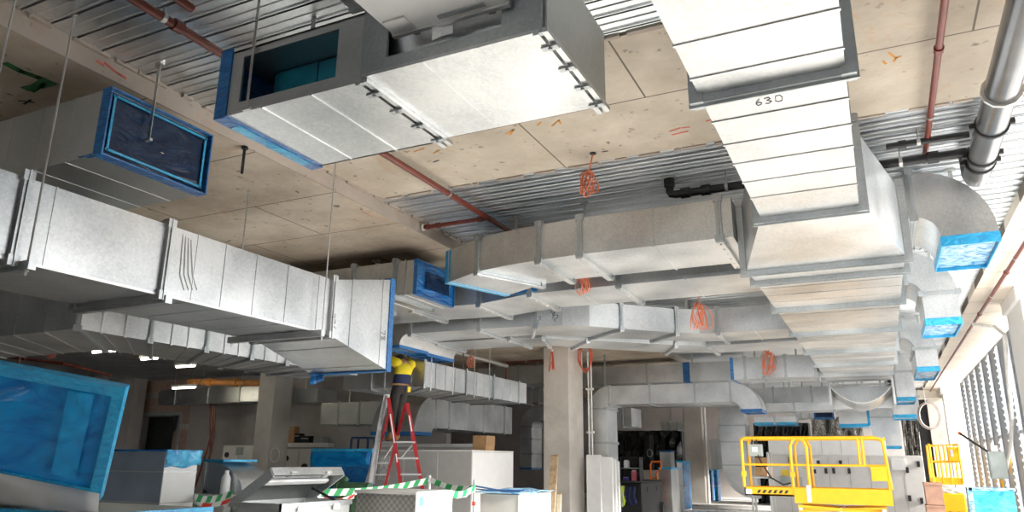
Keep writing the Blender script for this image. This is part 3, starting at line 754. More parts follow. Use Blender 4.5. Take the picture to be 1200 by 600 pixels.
# portal shaped duct: down - across - down
pz0, pz1, py0, py1 = 3.04, 3.52, 18.9, 19.8
xa, xb = at(714, 460, Y=py0).x, at(856, 460, Y=py0).x
wl_ = at(709, 520, Y=py0).x - at(691, 520, Y=py0).x
r = []
def elb(xc, zc, ri, ro, a0, a1, n=8):
    out = []
    for k in range(n+1):
        a = a0+(a1-a0)*k/n; c_, s_ = math.cos(a), math.sin(a)
        out.append([V((xc+ri*c_, py0, zc+ri*s_)), V((xc+ri*c_, py1, zc+ri*s_)), V((xc+ro*c_, py1, zc+ro*s_)), V((xc+ro*c_, py0, zc+ro*s_))])
    return out
ri = .10; ro = ri+.48
le = elb(xa, pz0-ri, ri, ro, math.pi, math.pi/2)
r = [[p+V((0, 0, -(le[0][0].z-1.36))) for p in le[0]]] + le
rr_ = elb(xb, pz0-.22, .22, .22+.48, math.pi/2, 0)
rr_ = [rr_[0]] + [[p for p in q_] for q_ in rr_[1:]]
r += rr_
duct('portal_duct', 'galvanised duct shaped like a portal, bending down at both ends left of the yellow platform', 'duct', r, flanges=[.45, 1.0, 9.0, 9.35, 9.72, 10.0], tape=[(len(r)-1.01, .08, 'tape_blue')], films={1: 'film_blue'}, smooth=True, fg=.02)
p = at(885, 473, Y=23.8)
duct('cross_duct', 'farthest cross duct, seen just below the free blue rimmed one', 'duct', pw([((p.x-3.5, 23.8), (p.x-3.5, 24.8)), ((-.9, 23.8), (-.9, 24.8))], p.z, p.z+.46), flanges=[.5, .68, .86], fg=.02)
# long bottom strips beyond the plenum
p, q = at(897, 478, Y=22), at(985, 478, Y=22)
duct('cross_duct', 'shallow bright duct strip under the farthest cross duct, above the yellow platform', 'duct', pw([((p.x, 22.0), (p.x, 22.9)), ((q.x+.6, 22.0), (q.x+.6, 22.9))], p.z-.1, p.z+.12), flanges=[.3, .7], fg=.02)
p, q = at(884, 497, Y=25), at(932, 488, Y=25)
duct('turned_down_elbow', 'flat galvanised mouth piece with blue lower edge, above the left end of the yellow platform', 'duct elbow', pw([((p.x, 25), (p.x, 26)), ((q.x, 25), (q.x, 26))], p.z, q.z), tape=[], flanges=[.5], fg=.015)
o = bpy.data.objects['turned_down_elbow.002']; MB().box(p.x, q.x, 24.98, 26.02, p.z-.03, p.z+.05).build('sealing_tape', 'tape_cyan', o)
p, q = at(984, 499, Y=27), at(1016, 481, Y=27)
o = duct('turned_down_elbow', 'pale square duct mouth with blue tape, in front of the foil right of centre', 'duct elbow', pw([((p.x, 27), (p.x, 28)), ((q.x, 27), (q.x, 28))], p.z, q.z), flanges=[], fg=.015)
MB().box(p.x-.02, q.x+.02, 26.97, 28.02, p.z-.03, p.z+.06).box(q.x-.02, q.x+.06, 26.97, 27.0, p.z, q.z).build('sealing_tape', 'tape_cyan', o)
p, q = at(930, 490, Y=29), at(977, 482, Y=29)
o = duct('branch_duct', 'short far duct with a dark blue film window, just above the yellow guard rail', 'duct', pw([((p.x, 29), (p.x, 30)), ((q.x, 29), (q.x, 30))], p.z, q.z), flanges=[.2, .4], fg=.02)
p, q = at(956, 489, Y=28.98), at(975, 483, Y=28.98); MB().box(p.x, q.x, 28.97, 28.99, p.z, q.z).build('film_window', 'film_navy', o); MB().box(p.x-.06, q.x+.06, 28.98, 28.995, p.z-.08, q.z+.08).build('sealing_tape', 'tape_blue', o)
# tall S duct left of the yellow platform
EY = 27.5
p, q = at(846, 540, Y=EY), at(872, 490, Y=EY)
zc = at(850, 545, Y=EY).z
w_ = q.x-p.x
r = [[V((p.x, EY, 3.6)), V((p.x, EY+1, 3.6)), V((q.x, EY+1, 3.6)), V((q.x, EY, 3.6))]]
for k in range(9):
    a = math.pi + math.pi/2*k/8; c_, s_ = math.cos(a), math.sin(a); ri, ro = .25, .25+w_; xc = q.x+.25
    r.append([V((xc+ro*c_, EY, zc+ro*s_)), V((xc+ro*c_, EY+1, zc+ro*s_)), V((xc+ri*c_, EY+1, zc+ri*s_)), V((xc+ri*c_, EY, zc+ri*s_))])
duct('bending_duct', 'tall galvanised duct with a rounded bend at the floor, left of the yellow platform', 'duct', r, flanges=[.35, .62, 1.0], smooth=True, fg=.02)
# smaller upright bend left of the middle column
HY = 22.0
p, q = at(609, 549, Y=HY), at(623, 500, Y=HY)
r = [[V((p.x, HY, p.z)), V((p.x, HY+.8, p.z)), V((q.x, HY+.8, p.z)), V((q.x, HY, p.z))]]
zc = at(609, 500, Y=HY).z; w_ = q.x-p.x
for k in range(9):
    a = math.pi - math.pi/2*k/8; c_, s_ = math.cos(a), math.sin(a); ri, ro = .18, .18+w_; xc = q.x+.18
    r.append([V((xc+ro*c_, HY, zc+ro*s_)), V((xc+ro*c_, HY+.8, zc+ro*s_)), V((xc+ri*c_, HY+.8, zc+ri*s_)), V((xc+ri*c_, HY, zc+ri*s_))])
r.append([V((-9.1, a.y, a.z)) for a in r[-1]])
duct('bending_duct', 'narrow galvanised duct bending down just left of the middle concrete column', 'duct', r, flanges=[.35, .7, 1.0], tape=[(.001, .06, 'tape_blue')], smooth=True, fg=.02)
# far background ducts, left centre
def xduct(name, label, pxl, pxr, pyt, pyb, Y, fl, dep=1.0, **k):
    pm = (pxl+pxr)/2; a, b_ = at(pxl, (pyt+pyb)/2, Y=Y).x, at(pxr, (pyt+pyb)/2, Y=Y).x
    zt, zb = at(pm, pyt, Y=Y).z, at(pm, pyb, Y=Y).z
    return duct(name, label, 'duct', pw([((a, Y), (a, Y+dep)), ((b_, Y), (b_, Y+dep))], zb, zt), flanges=fl, fg=.02, **k)
xduct('cross_duct', 'far galvanised duct just left of the middle column, under the red sprinkler drop', 560, 640, 430, 450, 19.6, [.25, .6, .95])
xduct('cross_duct', 'dull duct behind the bright bend, between left column and ladder', 376, 460, 471, 497, 18.2, [.25, .55, .85], mat='galvanised_darker')
xduct('cross_duct', 'dull offset duct ending just right of the left column', 336, 372, 456, 472, 18.6, [.4], mat='galvanised_darker')
xduct('cross_duct', 'distant duct seen between two columns, above the wheeled black tool chest', 775, 806, 495, 504, 33.0, [.3, .6], mat='galvanised_darker')
xduct('cross_duct', 'distant duct directly beneath the portal duct span, right of its left leg', 719, 740, 478, 500, 21.5, [.5])
xduct('cross_duct', 'low far galvanised duct peeping out beside the tall rounded bend', 833, 846, 515, 550, 30.5, [.5], mat='galvanised_darker')
xduct('cross_duct', 'dim duct hung beyond the lit one, just above the cabinets left of the middle column', 600, 640, 458, 472, 24.0, [.3, .8], mat='galvanised_darker')
l3 = xduct('cross_duct', 'small far duct hung on rods at the left, with a strip lamp beside its end', 186, 306, 455, 472, 19.0, [.17, .5, .8], dep=.6)
# ================================================================== HANGER RODS, PIPES, CABLES
def rod(label, p, q, r=.007, mat='zinc_rod', nut=True, cat='hanger rod'):
    p, q = V(p), V(q)
    t = thing('hanger_rod', label, cat, q)
    MB().tube([p, q], r, 8).build('threaded_rod', mat, t)
    if nut: MB().disc(q+V((0, 0, .035)), (0, 0, 1), r*2.2, .02, 6).disc(q+V((0, 0, .06)), (0, 0, 1), r*3.2, .004, 10).build('nut', mat, t)
    MB().disc(V((p.x, p.y, p.z-.012)), (0, 0, 1), r*2.4, .024, 6).build('anchor', mat, t)
    return t
RX = LX+.085
rod('long thin hanger rod in front of the slanting left duct, near the left edge', (RX, 2.75, 4.6), (RX, 2.75, 2.70))
rod('hanger rod crossing the extreme top left corner of the picture', (RX, 2.36, 4.6), (RX, 2.36, 2.76))
rod('hanger rod before the flared end of the slanting left duct', (RX, 5.60, 4.6), (RX, 5.60, 2.70))
p = at(292, 235, Z=4.1)
p = at(303, 180, Z=4.42)
rod('hanger rod dropping behind the top edge of the slanting left duct', (-5.93, 5.58, 4.42), (-5.93, 5.58, 2.70))
p = at(287, 172, Z=4.42)
rod('short black pipe stub sticking down from the slab beside the near plenum box', p, (p.x, p.y, 4.15), .014, 'black_plastic', False, 'pipe stub')
def strap(label, p, q, w=.022):
    p, q = V(p), V(q); t = thing('hanger_strap', label, 'hanger strap', q)
    MB().bar(p, q, w, .004, (0, 1, 0)).build('flat_strap', 'zinc_rod', t)
    MB().box(q.x-.03, q.x+.03, q.y-.012, q.y+.012, q.z-.01, q.z+.01).build('clip', 'zinc_rod', t)
    MB().box(p.x-.03, p.x+.03, p.y-.02, p.y+.02, p.z-.03, p.z).disc(p-V((0, 0, .02)), (1, 0, 0), .012, .09, 8).build('bracket', 'zinc_rod', t)
q = at(174, 164, X=BX+.06)
strap('grey flat strap hanging before the navy film of the upper left duct', (q.x, q.y, 4.6), q, .03)
q = at(289, 128, Y=3.05)
strap('dark flat strap crossing the teal cut-out of the near plenum box', (q.x, 3.05, 4.6), (q.x, 3.05, 3.695), .022)

def pipe(name, label, pts, r, mat, cat='pipe', couplings=(), clips=(), n=12):
    pts = [V(p) for p in pts]
    t = thing(name, label, cat, min(pts, key=lambda p: p.z))
    MB().tube(pts, r, n).build('pipe_run', mat, t, smooth='auto')
    for (i, f) in couplings:
        c = pts[i].lerp(pts[i+1], f); MB().disc(c, pts[i+1]-pts[i], r*1.35, r*2.2, 14).build('coupling', mat, t)
    for (i, f, z) in clips:
        c = pts[i].lerp(pts[i+1], f); MB().disc(c, pts[i+1]-pts[i], r*1.22, .03, 12).tube([c, (c.x, c.y, z)], .006, 6).build('hanger_clip', 'zinc_rod', t)
    return t
pipe('sprinkler_pipe', 'long red sprinkler pipe running under the ceiling from the upper left', [(-4.13, -3, 4.5), (-4.10, 8.9, 4.5)], .033, 'red_pipe', 'sprinkler pipe', [(0, .51), (0, .7)], [(0, .5, 4.6), (0, .62, 4.6), (0, .82, 4.6)])
pipe('sprinkler_pipe', 'short red branch pipe with white end, teed off the long left sprinkler pipe', [(-5.06, 7.72, 4.5), (-4.13, 7.72, 4.5)], .026, 'red_pipe', 'sprinkler pipe', [(0, .08), (0, .25), (0, .9)])
o = bpy.data.objects['sprinkler_pipe.001']; MB().disc((-5.045, 7.72, 4.5), (1, 0, 0), .045, .03, 12).build('end_cap', 'cabinet_white', o)
pipe('sprinkler_pipe', 'dark red pipe parallel to the long left sprinkler pipe, close under the deck', [(-3.90, -3, 4.54), (-3.90, 3.0, 4.54)], .03, 'red_pipe', 'sprinkler pipe', [], [(0, .6, 4.6)])
pipe('sprinkler_pipe', 'red sprinkler pipe between the wide main duct and the grey waste pipe', [(.668, -3, 4.5), (.675, 7.92, 4.5)], .026, 'red_pipe', 'sprinkler pipe', [(0, .79)], [(0, .6, 4.6), (0, .9, 4.6)])
pipe('sprinkler_pipe', 'red pipe fixed under the pale soffit by the right edge', [(1.955, 4, 4.38), (1.90, 33.5, 4.38)], .03, 'red_pipe', 'sprinkler pipe', [(0, .3), (0, .42)], [(0, .27, 4.47), (0, .36, 4.47), (0, .5, 4.47)])
pipe('sprinkler_pipe', 'red pipe with a vertical drop, left of the middle column', [at(640, 422, Y=18.9), at(594, 425, Y=18.9), at(592, 464, Y=18.9)], .03, 'red_pipe', 'sprinkler pipe', [(1, .96), (0, .96)], [(0, .5, 4.42)])
pipe('sprinkler_pipe', 'dark red pipe with a drop at the far left, just over the blue film', [at(-10, 416, Y=14), at(75, 426, Y=14), at(130, 440, Y=15.5)], .04, 'red_pipe', 'sprinkler pipe', [], [(0, .5, 4.6)])
pipe('sprinkler_pipe', 'short vertical red pipe at far left, rising over the blue film', [at(27, 405, Y=13), at(21, 428, Y=13), at(18, 445, Y=13)], .035, 'red_pipe', 'sprinkler pipe', [], [(0, .1, 4.6)])
pipe('gas_pipe', 'orange pipe high at the left running behind the concrete column', [at(222, 447, Y=18.5), at(306, 449, Y=18.5)], .10, 'orange_pipe', 'pipe', [(0, .3), (0, .65)], [(0, .2, 4.6), (0, .8, 4.6)])
pipe('drain_pipe', 'pale grey long pipe on the far left wall above the blue film', [at(108, 430, Y=18.4), at(140, 427, Y=18.4), at(205, 420, Y=18.4)], .09, 'cabinet_grey', 'pipe', [(0, .2), (1, .5)], [(1, .3, 4.6)])
# thick grey waste pipe
wp = pipe('waste_pipe', 'thick dark grey waste pipe under the deck at the upper right', [(1.04, -1, 4.3), (1.095, 7.85, 4.3)], .115, 'grey_plastic_pipe', 'pipe', [], [(0, .56, 4.6), (0, .80, 4.6)], 20)
for y in (6.72, 7.40, 7.58):
    MB().disc((1.09, y, 4.3), (0, 1, 0), .128, .035, 20).box(1.09-.16, 1.09-.12, y-.02, y+.02, 4.28, 4.32).box(1.09+.12, 1.09+.16, y-.02, y+.02, 4.28, 4.32).build('clamp_ring', 'black_rubber', wp)
MB().tube([(1.095, 7.80, 4.3), (1.095, 7.98, 4.3), (1.095, 8.06, 4.36), (1.095, 8.08, 4.6)], .112, 20).build('end_bend', 'grey_plastic_pipe', wp, smooth='auto')
bp = pipe('drain_pipe', 'black plastic pipe with an elbow dropping from the deck, running behind the wide main duct', [(-1.79, 7.57, 4.6), (-1.79, 7.57, 4.44), (-1.775, 7.57, 4.41), (-1.73, 7.57, 4.40), (.99, 7.57, 4.40)], .043, 'black_plastic', 'pipe', [(0, .35), (3, .04), (3, .12), (3, .9)], [(3, .2, 4.6), (3, .8, 4.6)])
MB().disc((-1.79, 7.57, 4.592), (0, 0, 1), .09, .016, 16).build('collar_plate', 'cabinet_grey', bp)
pipe('drain_pipe', 'second thinner black pipe by the grey waste pipe, over the right elbow', [(.33, 7.30, 4.47), (1.0, 7.30, 4.47)], .03, 'black_plastic', 'pipe', [(0, .2)], [(0, .4, 4.6)])
pipe('conduit', 'dark grey pipe slung left to right under the far ceiling, behind the turned down mouths', [at(530, 412, Y=14.2), at(594, 429, Y=16.5)], .05, 'zinc_rod', 'pipe')

# cable bundles
def coil(label, top, c, loops, r, mat='orange_cable', name='cable_coil', hangr=True, fall=.5, seed=1, th=.006):
    rnd = random.Random(seed); top, c = V(top), V(c); t = thing(name, label, 'cable', c-V((0, 0, r)))
    if hangr:
        MB().tube([top, top.lerp(c, .5), c+V((0, 0, r*.2))], th*1.3, 6).build('hanging_lead', mat, t)
    for k in range(loops):
        a0 = rnd.uniform(0, math.pi); tilt = rnd.uniform(-.5, .5); rx = r*rnd.uniform(.35, .75); rz = r*rnd.uniform(.8, 1.1)
        off = V((rnd.uniform(-.3, .3)*r, rnd.uniform(-.2, .2)*r, -rz*fall+rnd.uniform(-.2, .2)*r)); pts = []
        sd = rnd.choice((-1, 1))*rnd.uniform(.2, .9)
        for i in range(18):
            a = 2*math.pi*i/18
            pt = V((rx*math.sin(a)*math.cos(a0), rx*math.sin(a)*math.sin(a0), rz*math.cos(a)))
            pt = V((pt.x+sd*(pt.z-rz)*.35, pt.y+tilt*(pt.z-rz)*.3, pt.z)); pts.append(c+off+pt)
        MB().tube(pts, th, 5, True).build('cable_loop', mat, t)
    MB().disc(c+V((0, 0, r*.05)), (0, 0, 1), .018, .02, 8).build('tie', 'tape_white', t)
    return t
coil('orange cable bundle hanging from the deck above the nearest cross duct', (-2.31, 6.57, 4.6), at(689, 208, Y=6.57), 9, .12, seed=2)
bpy.data.objects['cable_coil']; MB().disc((-2.31, 6.57, 4.592), (0, 0, 1), .035, .012, 12).build('ceiling_rose', 'black_plastic', bpy.data.objects['cable_coil'])
coil('orange cable bundle draped between the first and second cross ducts', at(684, 318, Y=8.75), at(683, 328, Y=8.75), 9, .11, hangr=True, seed=5)
coil('orange cable bundle hanging before the bright joggled duct', (at(820, 347, Y=11.3).x, 11.3, 4.6), at(820, 365, Y=11.3), 8, .19, seed=8, th=.008)
coil('orange cable bundle on the free blue rimmed far duct', (at(902, 405, Y=16.6).x, 16.6, 4.4), at(901, 418, Y=16.6), 7, .22, seed=4, th=.010)
coil('small orange cable coil hanging behind the blue taped mouths, above the ribbed duct', (at(552, 412, Y=14.0).x, 14.0, 4.4), at(552, 421, Y=14.0), 6, .11, seed=3)
p = at(647, 392, Y=17.3); q = at(646.5, 437, Y=17.3)
t = thing('cable_tail', 'red cable tail hanging down the front face of the middle column', 'cable', q)
MB().tube([(p.x, 17.3, 4.42), p.lerp(q, .4)], .012, 6).build('hanging_lead', 'red_cable', t)
rnd = random.Random(5)
for k in range(5):
    s_ = rnd.uniform(-.05, .05); MB().tube([p.lerp(q, .35), p.lerp(q, .6)+V((s_, 0, 0)), q+V((s_*1.6, 0, rnd.uniform(-.05, .12))), p.lerp(q, .7)+V((s_*.3, .02, 0))], .012, 5).build('cable_loop', 'red_cable', t)
MB().disc(p.lerp(q, .42), (0, 0, 1), .03, .05, 8).build('tie', 'tape_white', t)
c = at(686, 420, X=-6.62)
t = thing('cable_coil', 'large red cable loop hanging at the right side of the middle column', 'cable', c-V((0, 0, .4)))
for k in range(3): MB().tube([c+RR*((.13+.03*k)*math.sin(a*math.pi/9)) + FW*(.04*k) + V((0, 0, .36*math.cos(a*math.pi/9)+.03*k)) for a in range(18)], .013, 6, True).build('cable_loop', 'red_cable', t)
MB().tube([c+V((0, 0, .36)), (c.x, c.y, 4.42)], .012, 6).build('hanging_lead', 'red_cable', t)
c = at(1089, 487, Y=24)
t = thing('cable_coil', 'pink hose ring hanging before the dark reveal at the right', 'cable', c-V((0, 0, .3)))
for k in range(5): MB().tube([c+V(((.24+.012*k)*math.sin(a*math.pi/10), .02*k, (.33+.01*k)*math.cos(a*math.pi/10))) for a in range(20)], .018, 6, True).build('hose_loop', 'pink_board' if k % 2 else 'white_conduit', t)
MB().tube([c+V((-.05, 0, .33)), (c.x-.08, c.y, 4.47)], .012, 6).build('hanging_lead', 'white_conduit', t)
for (px, py_px, lab, sd) in ((12, 408, 'dim red cable bundle high at the far left edge', 11), (62, 412, 'dim red cable bundle beside the strip lamps at far left', 12)):
    q = at(px, py_px, Y=13.5); coil(lab, (q.x, 13.5, 4.6), q, 5, .15, 'red_cable', seed=sd, th=.008)
for (px, lab) in ((232, 'dark red hanging hoses left of the chalk marked column'),):
    t = thing('hanging_hose', lab, 'hose', at(240, 545, Y=19.4))
    for (a, b_, c_) in ((250, 478, 228), (247, 476, 240), (252, 480, 236)):
        MB().tube([at(a, b_-3, Y=19.4), at(a-1, b_+25, Y=19.4), at((a+c_)/2+3, 530, Y=19.4), at(c_, 572, Y=19.4)], .035, 6).build('hose', 'red_pipe', t)

# strip lamps in the dark far left
for i, (x0, y0, x1, y1, Y, lab) in enumerate(((40, 402, 78, 398, 12.4, 'strip lamp nearest the left edge, glowing under the dark deck'), (108, 413, 140, 407, 12.9, 'strip lamp glowing under the dark deck, above the tall blue film'), (165, 421, 186, 416, 13.9, 'dim strip lamp under the dark deck, above the long grey pipe'), (206, 430, 229, 427, 16.2, 'short strip lamp under the dark deck, above the small far duct'), (202, 455, 229, 454, 17.4, 'strip lamp hung low beside the end of the small far duct'))):
    p, q = at(x0, y0, Y=Y), at(x1, y1, Y=Y); z = p.z
    t = thing('strip_lamp', lab, 'lamp', (p.x, Y, z), 'strip lamps under the far left deck')
    MB().box(p.x, q.x, Y-.06, Y+.06, z+.03, z+.10).build('lamp_housing', 'cabinet_white', t)
    MB().tube([(p.x+.03, Y, z), (q.x-.03, Y, z)], .028, 8).build('tube', 'lamp_glow', t)
    zc = 4.42 if -12 < p.x < -5.1 else 4.6
    MB().tube([(p.x+.1, Y, z+.1), (p.x+.1, Y, zc)], .006, 5).tube([(q.x-.1, Y, z+.1), (q.x-.1, Y, zc)], .006, 5).build('hanger_wire', 'zinc_rod', t)
# slim rods seen against the ribbed duct and the small far duct
for i, (px, yt, yb, Y) in enumerate(((530, 415, 470, 13.6), (573, 425, 470, 15.6), (556, 422, 440, 14.6), (504, 420, 470, 12.6))):
    p = at(px, yb, X=-7.40); p.z = 2.82; Y = p.y
    rod(['slim rod before the ribbed duct, just right of the blue taped mouths', 'slim rod before the ribbed duct, nearest the middle column', 'slim rod behind the small orange coil', 'slim rod before the corner of the ribbed duct, right of the worker'][i], (p.x, Y, 4.42), p, .008)
# ================================================================== THINGS ON THE FLOOR
def cb(pxc, pyc, D, pxl, pxr):
    """extents of an axis aligned box from its near vertical edge and the ends of its two visible faces"""
    c = at(pxc, pyc, D=D); x0 = at(pxl, pyc, Y=c.y).x; y1 = at(pxr, pyc, X=c.x).y
    return x0, c.x, c.y, y1, c.z
# --- tilted big duct piece behind blue film, lower left
A0, A1 = at(116, 586, D=5.2), at(147, 455, D=5.2); B0, B1 = at(-72, 551, D=4.95), at(-55, 417, D=4.95)
nrm = (B0-A0).cross(A1-A0).normalized()
if nrm.dot(V((0, 0, 1.6))-A0) < 0: nrm = -nrm
ctr = (A0+A1+B0+B1)/4; dv = (ctr-ORG).normalized()*.7 - RR*.10
t = thing('duct_piece', 'large tilted duct piece at lower left, its wide mouth covered with shiny blue film', 'duct piece', (A0+B0)/2)
r0, r1 = [B0, A0, A1, B1], [ctr+(p-ctr)*.93+dv for p in (B0, A0, A1, B1)]
def quadring(mb, ring, ins, d0, d1):
    inn = grow(ring, -ins); return mb.loft([[p+d0 for p in inn], [p+d0 for p in ring], [p+d1 for p in ring], [p+d1 for p in inn]], False, False, True)
MB().loft([r0, r1], False, True).build('duct_section', 'galvanised', t)
mb = MB(); quadring(mb, grow(r0, .004), .075, nrm*.012, nrm*-.10); mb.build('sealing_tape', 'tape_cyan', t)
mb = MB()
inn = grow(r0, -.07)
def wr(u, v_): return nrm*((.008*math.sin(3*u+16*v_+1.5*math.sin(4*u))+.004*math.sin(31*v_+9*u))*math.sin(math.pi*u)*math.sin(math.pi*v_)-.01)
mb.grid(inn[0], inn[1], inn[2], inn[3], 30, 24, wr); mb.build('end_film', 'film_sky', t, smooth=True)
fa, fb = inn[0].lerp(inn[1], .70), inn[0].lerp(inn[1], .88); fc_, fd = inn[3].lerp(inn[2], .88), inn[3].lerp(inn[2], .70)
MB().grid(fa.lerp(fd, .08)+nrm*.012, fb.lerp(fc_, .08)+nrm*.012, fb.lerp(fc_, .98)+nrm*.012, fa.lerp(fd, .98)+nrm*.012, 8, 16, lambda u, v_: nrm*(.006*math.sin(19*v_+5*u))).build('film_colour_patch', 'film_lit_inner', t, smooth=True)  # lighter band stands in for the lit inner wall behind the film
mb = MB(); ri = [p-nrm*.3 for p in grow(r0, -.10)]; quadring(mb, ri, .05, nrm*.02, nrm*-.02); mb.build('inner_frame', 'galvanised', t)
# box below it
fz = 1.24
c = at(112, 590, D=4.75)
x0, x1, y0, y1 = c.x-1.35, c.x+.02, c.y, c.y+.95
t = thing('duct_piece', 'flat topped duct piece under the tilted film covered one, cyan tape along its top edge', 'duct piece', ((x0+x1)/2, (y0+y1)/2, 0))
MB().box(x0, x1, y0, y1, 0, fz).build('duct_section', 'galvanised_darker', t)
MB().box(x0-.005, x1+.006, y0-.008, y0+.03, fz-.035, fz+.006).box(x1-.03, x1+.008, y0, y1, fz-.03, fz+.006).build('sealing_tape', 'tape_cyan', t)
MB().box(x1-.07, x1-.02, y0-.012, y0, .3, fz-.03).build('corner_post', 'white_metal', t)
fe0, fe1 = B0.lerp(B1, .10)+nrm*.03, A0.lerp(A1, .07)+nrm*.03
MB().grid((fe0.x, fe0.y, fe0.z), (fe1.x, fe1.y, fe1.z), (x1-.02, y0+.03, fz+.012), (x0+.1, y0+.03, fz+.012), 8, 4, lambda u, v_: V((0, 0, -.03*math.sin(math.pi*v_)))).build('sheet_flap', 'cabinet_grey', t, smooth=True, solid=.004)
# small blue topped piece next to it
x0, x1, y0, y1, z = cb(163, 594, 6.2, 68, 172)
t = thing('duct_piece', 'low duct piece with cyan film over its top, at the bottom edge', 'duct piece', ((x0+x1)/2, (y0+y1)/2, 0))
MB().box(x0, x1, y0, y1, 0, z-.03).build('duct_section', 'galvanised', t)
MB().grid((x0-.02, y0-.02, z), (x1+.02, y0-.02, z), (x1+.02, y1+.02, z), (x0-.02, y1+.02, z), 12, 6, lambda u, v_: V((0, 0, .008*math.sin(11*u+6*v_)))).build('top_film', 'film_cyan', t, smooth=True, solid=.012)
MB().box(x0-.01, x1+.015, y0-.012, y0, z-.09, z+.004).box(x1, x1+.012, y0, y1, z-.09, z+.004).build('sealing_tape', 'tape_cyan', t)
# upright duct with seams
x0, x1, y0, y1, z = cb(195, 528, 8.6, 116, 233)
t = thing('duct_piece', 'upright duct piece reflecting blue grey, its side lit white, crumpled cyan film on top', 'duct piece', ((x0+x1)/2, (y0+y1)/2, 0))
MB().box(x0, x1-.01, y0, y1, 0, z).build('duct_section', 'sheet_reflected_blue', t)  # one galvanised piece; reflected blue and lit white put into its colours
MB().box(x1-.01, x1, y0+.005, y1, 0, z).build('side_face', 'white_metal', t)
mb = MB()
for py_px in (553, 589):
    zz = at(195, py_px, D=8.6).z; mb.box(x0-.004, x1+.006, y0-.006, y1+.004, zz-.006, zz+.006)
mb.build('standing_seam', 'galvanised_darker', t)
zf = at(195, 548, D=8.6).z
MB().grid((x1+.012, y0-.01, zf), (x1+.012, y1+.02, zf+.02), (x1+.014, y1+.03, z+.01), (x1+.012, y0-.015, z+.012), 14, 8, lambda u, v_: V((.014*math.sin(13*u+5*v_)*math.sin(5*v_)+.01, 0, .015*math.sin(9*u)*(1-v_)))).build('film_skirt', 'film_cyan', t, smooth=True, solid=.006)
MB().box(x0-.01, x1+.02, y0-.012, y1+.02, z-.01, z+.012).build('top_film', 'film_blue', t)
# elbow piece on a pallet of white bottles
D = 9.6
p = at(238, 578, D=D); zt = at(238, 541, D=D).z; wz = zt-p.z
xr = at(284, 576, Y=p.y).x
t = thing('duct_piece', 'short curved elbow piece with cyan tape on its rim, standing on white cartons', 'duct elbow', (p.x, p.y, p.z))
prof = [(0, 0), (1, 0)] + [(math.cos(a*math.pi/16), math.sin(a*math.pi/16)) for a in range(0, 9)]
n = 8; rings = []
for k in range(n+1):
    a = math.pi/2*k/n; L_ = xr-p.x
    rings.append([V((p.x+.12*L_*math.cos(a), p.y, p.z+.10*wz*math.sin(a))), V((p.x+.12*L_*math.cos(a), p.y+.55, p.z+.10*wz*math.sin(a))), V((p.x+L_*math.cos(a), p.y+.55, p.z+wz*math.sin(a))), V((p.x+L_*math.cos(a), p.y, p.z+wz*math.sin(a)))])
MB().loft(rings).build('elbow_shell', 'galvanised', t, smooth='auto')
MB().box(p.x-.04, p.x+.0, p.y-.01, p.y+.56, p.z, zt+.02).build('flange', 'galvanised', t)
MB().box(p.x-.05, p.x+.32, p.y-.02, p.y+.57, zt, zt+.03).build('sealing_tape', 'film_cyan', t)
pal = thing('pallet', 'wooden pallet carrying white cartons beside the upright film topped duct', 'pallet', (p.x+.3, p.y+.2, 0))
x0, x1 = p.x-.15, xr+.1; y0, y1 = p.y-.15, p.y+.75
mb = MB()
for k in range(5): mb.box(x0, x1, y0+k*.2, y0+k*.2+.1, .12, .14)
mb.build('top_board', 'pallet_brown', pal); mb = MB()
for k in range(3): mb.box(x0+k*(x1-x0-.1)/2, x0+k*(x1-x0-.1)/2+.1, y0, y1, 0, .12)
mb.build('bearer', 'pallet_brown', pal)
hgt = (p.z-.14)/3
k = 0
names = ['bottom carton on the pallet, left stack', 'middle carton on the pallet, left stack', 'top carton on the pallet, left stack', 'bottom carton on the pallet, right stack', 'middle carton on the pallet, right stack', 'top carton on the pallet, right stack, under the elbow']
for s_ in range(2):
    for l in range(3):
        xa, xb = x0+.03+s_*(x1-x0)*.5, x0+(x1-x0)*(.47+.5*s_)
        t = thing('carton', 'white ' + names[k], 'carton', ((xa+xb)/2, y0+.3, .14+l*hgt), 'white cartons on the pallet'); k += 1
        MB().box(xa, xb, y0+.02, y1-.02, .14+l*hgt, .14+(l+1)*hgt-.004).build('box_body', 'white_card', t)
        MB().box(xa+.02, xa+.18, y0+.015, y0+.02, .2+l*hgt, .14+(l+.7)*hgt).build('printed_panel', 'pink_board' if l == 1 else 'cabinet_grey', t)
q = at(262, 565, D=9.3)
for i, (px, lab) in enumerate(((254, 'white plastic bottle in front of the small curved elbow piece'), )):
    q = at(px, 574, D=9.25); q.z = p.z
    t = thing('bottle', lab, 'bottle', (q.x, q.y, p.z)); q.y = p.y-.07
    MB().tube([(q.x, q.y, p.z), (q.x, q.y, p.z+.02), (q.x, q.y, p.z+.20), (q.x, q.y, p.z+.25)], [.06, .062, .06, .03], 12).build('bottle_body', 'white_metal', t, smooth='auto')
    MB().disc((q.x, q.y, p.z+.27), (0, 0, 1), .028, .04, 10).build('cap', 'white_metal', t)
# small blue framed stub
x0, x1, y0, y1, z = cb(291, 551, 11.5, 274, 296)
zb = at(284, 574, D=11.5).z
t = thing('duct_piece', 'small duct stub with blue film and tape, left of the chalk marked column', 'duct piece', ((x0+x1)/2, y0, 0))
MB().box(x0, x1, y0, y1+.2, 0, z).build('duct_section', 'galvanised_darker', t)
MB().box(x0, x0+.04, y0-.01, y0, zb, z).box(x1-.07, x1, y0-.01, y0, zb, z).box(x0, x1, y0-.012, y0, z-.07, z+.01).build('sealing_tape', 'tape_cyan', t)
MB().box(x0+.04, x1-.07, y0-.006, y0, zb, z-.07).build('end_film', 'film_blue', t)

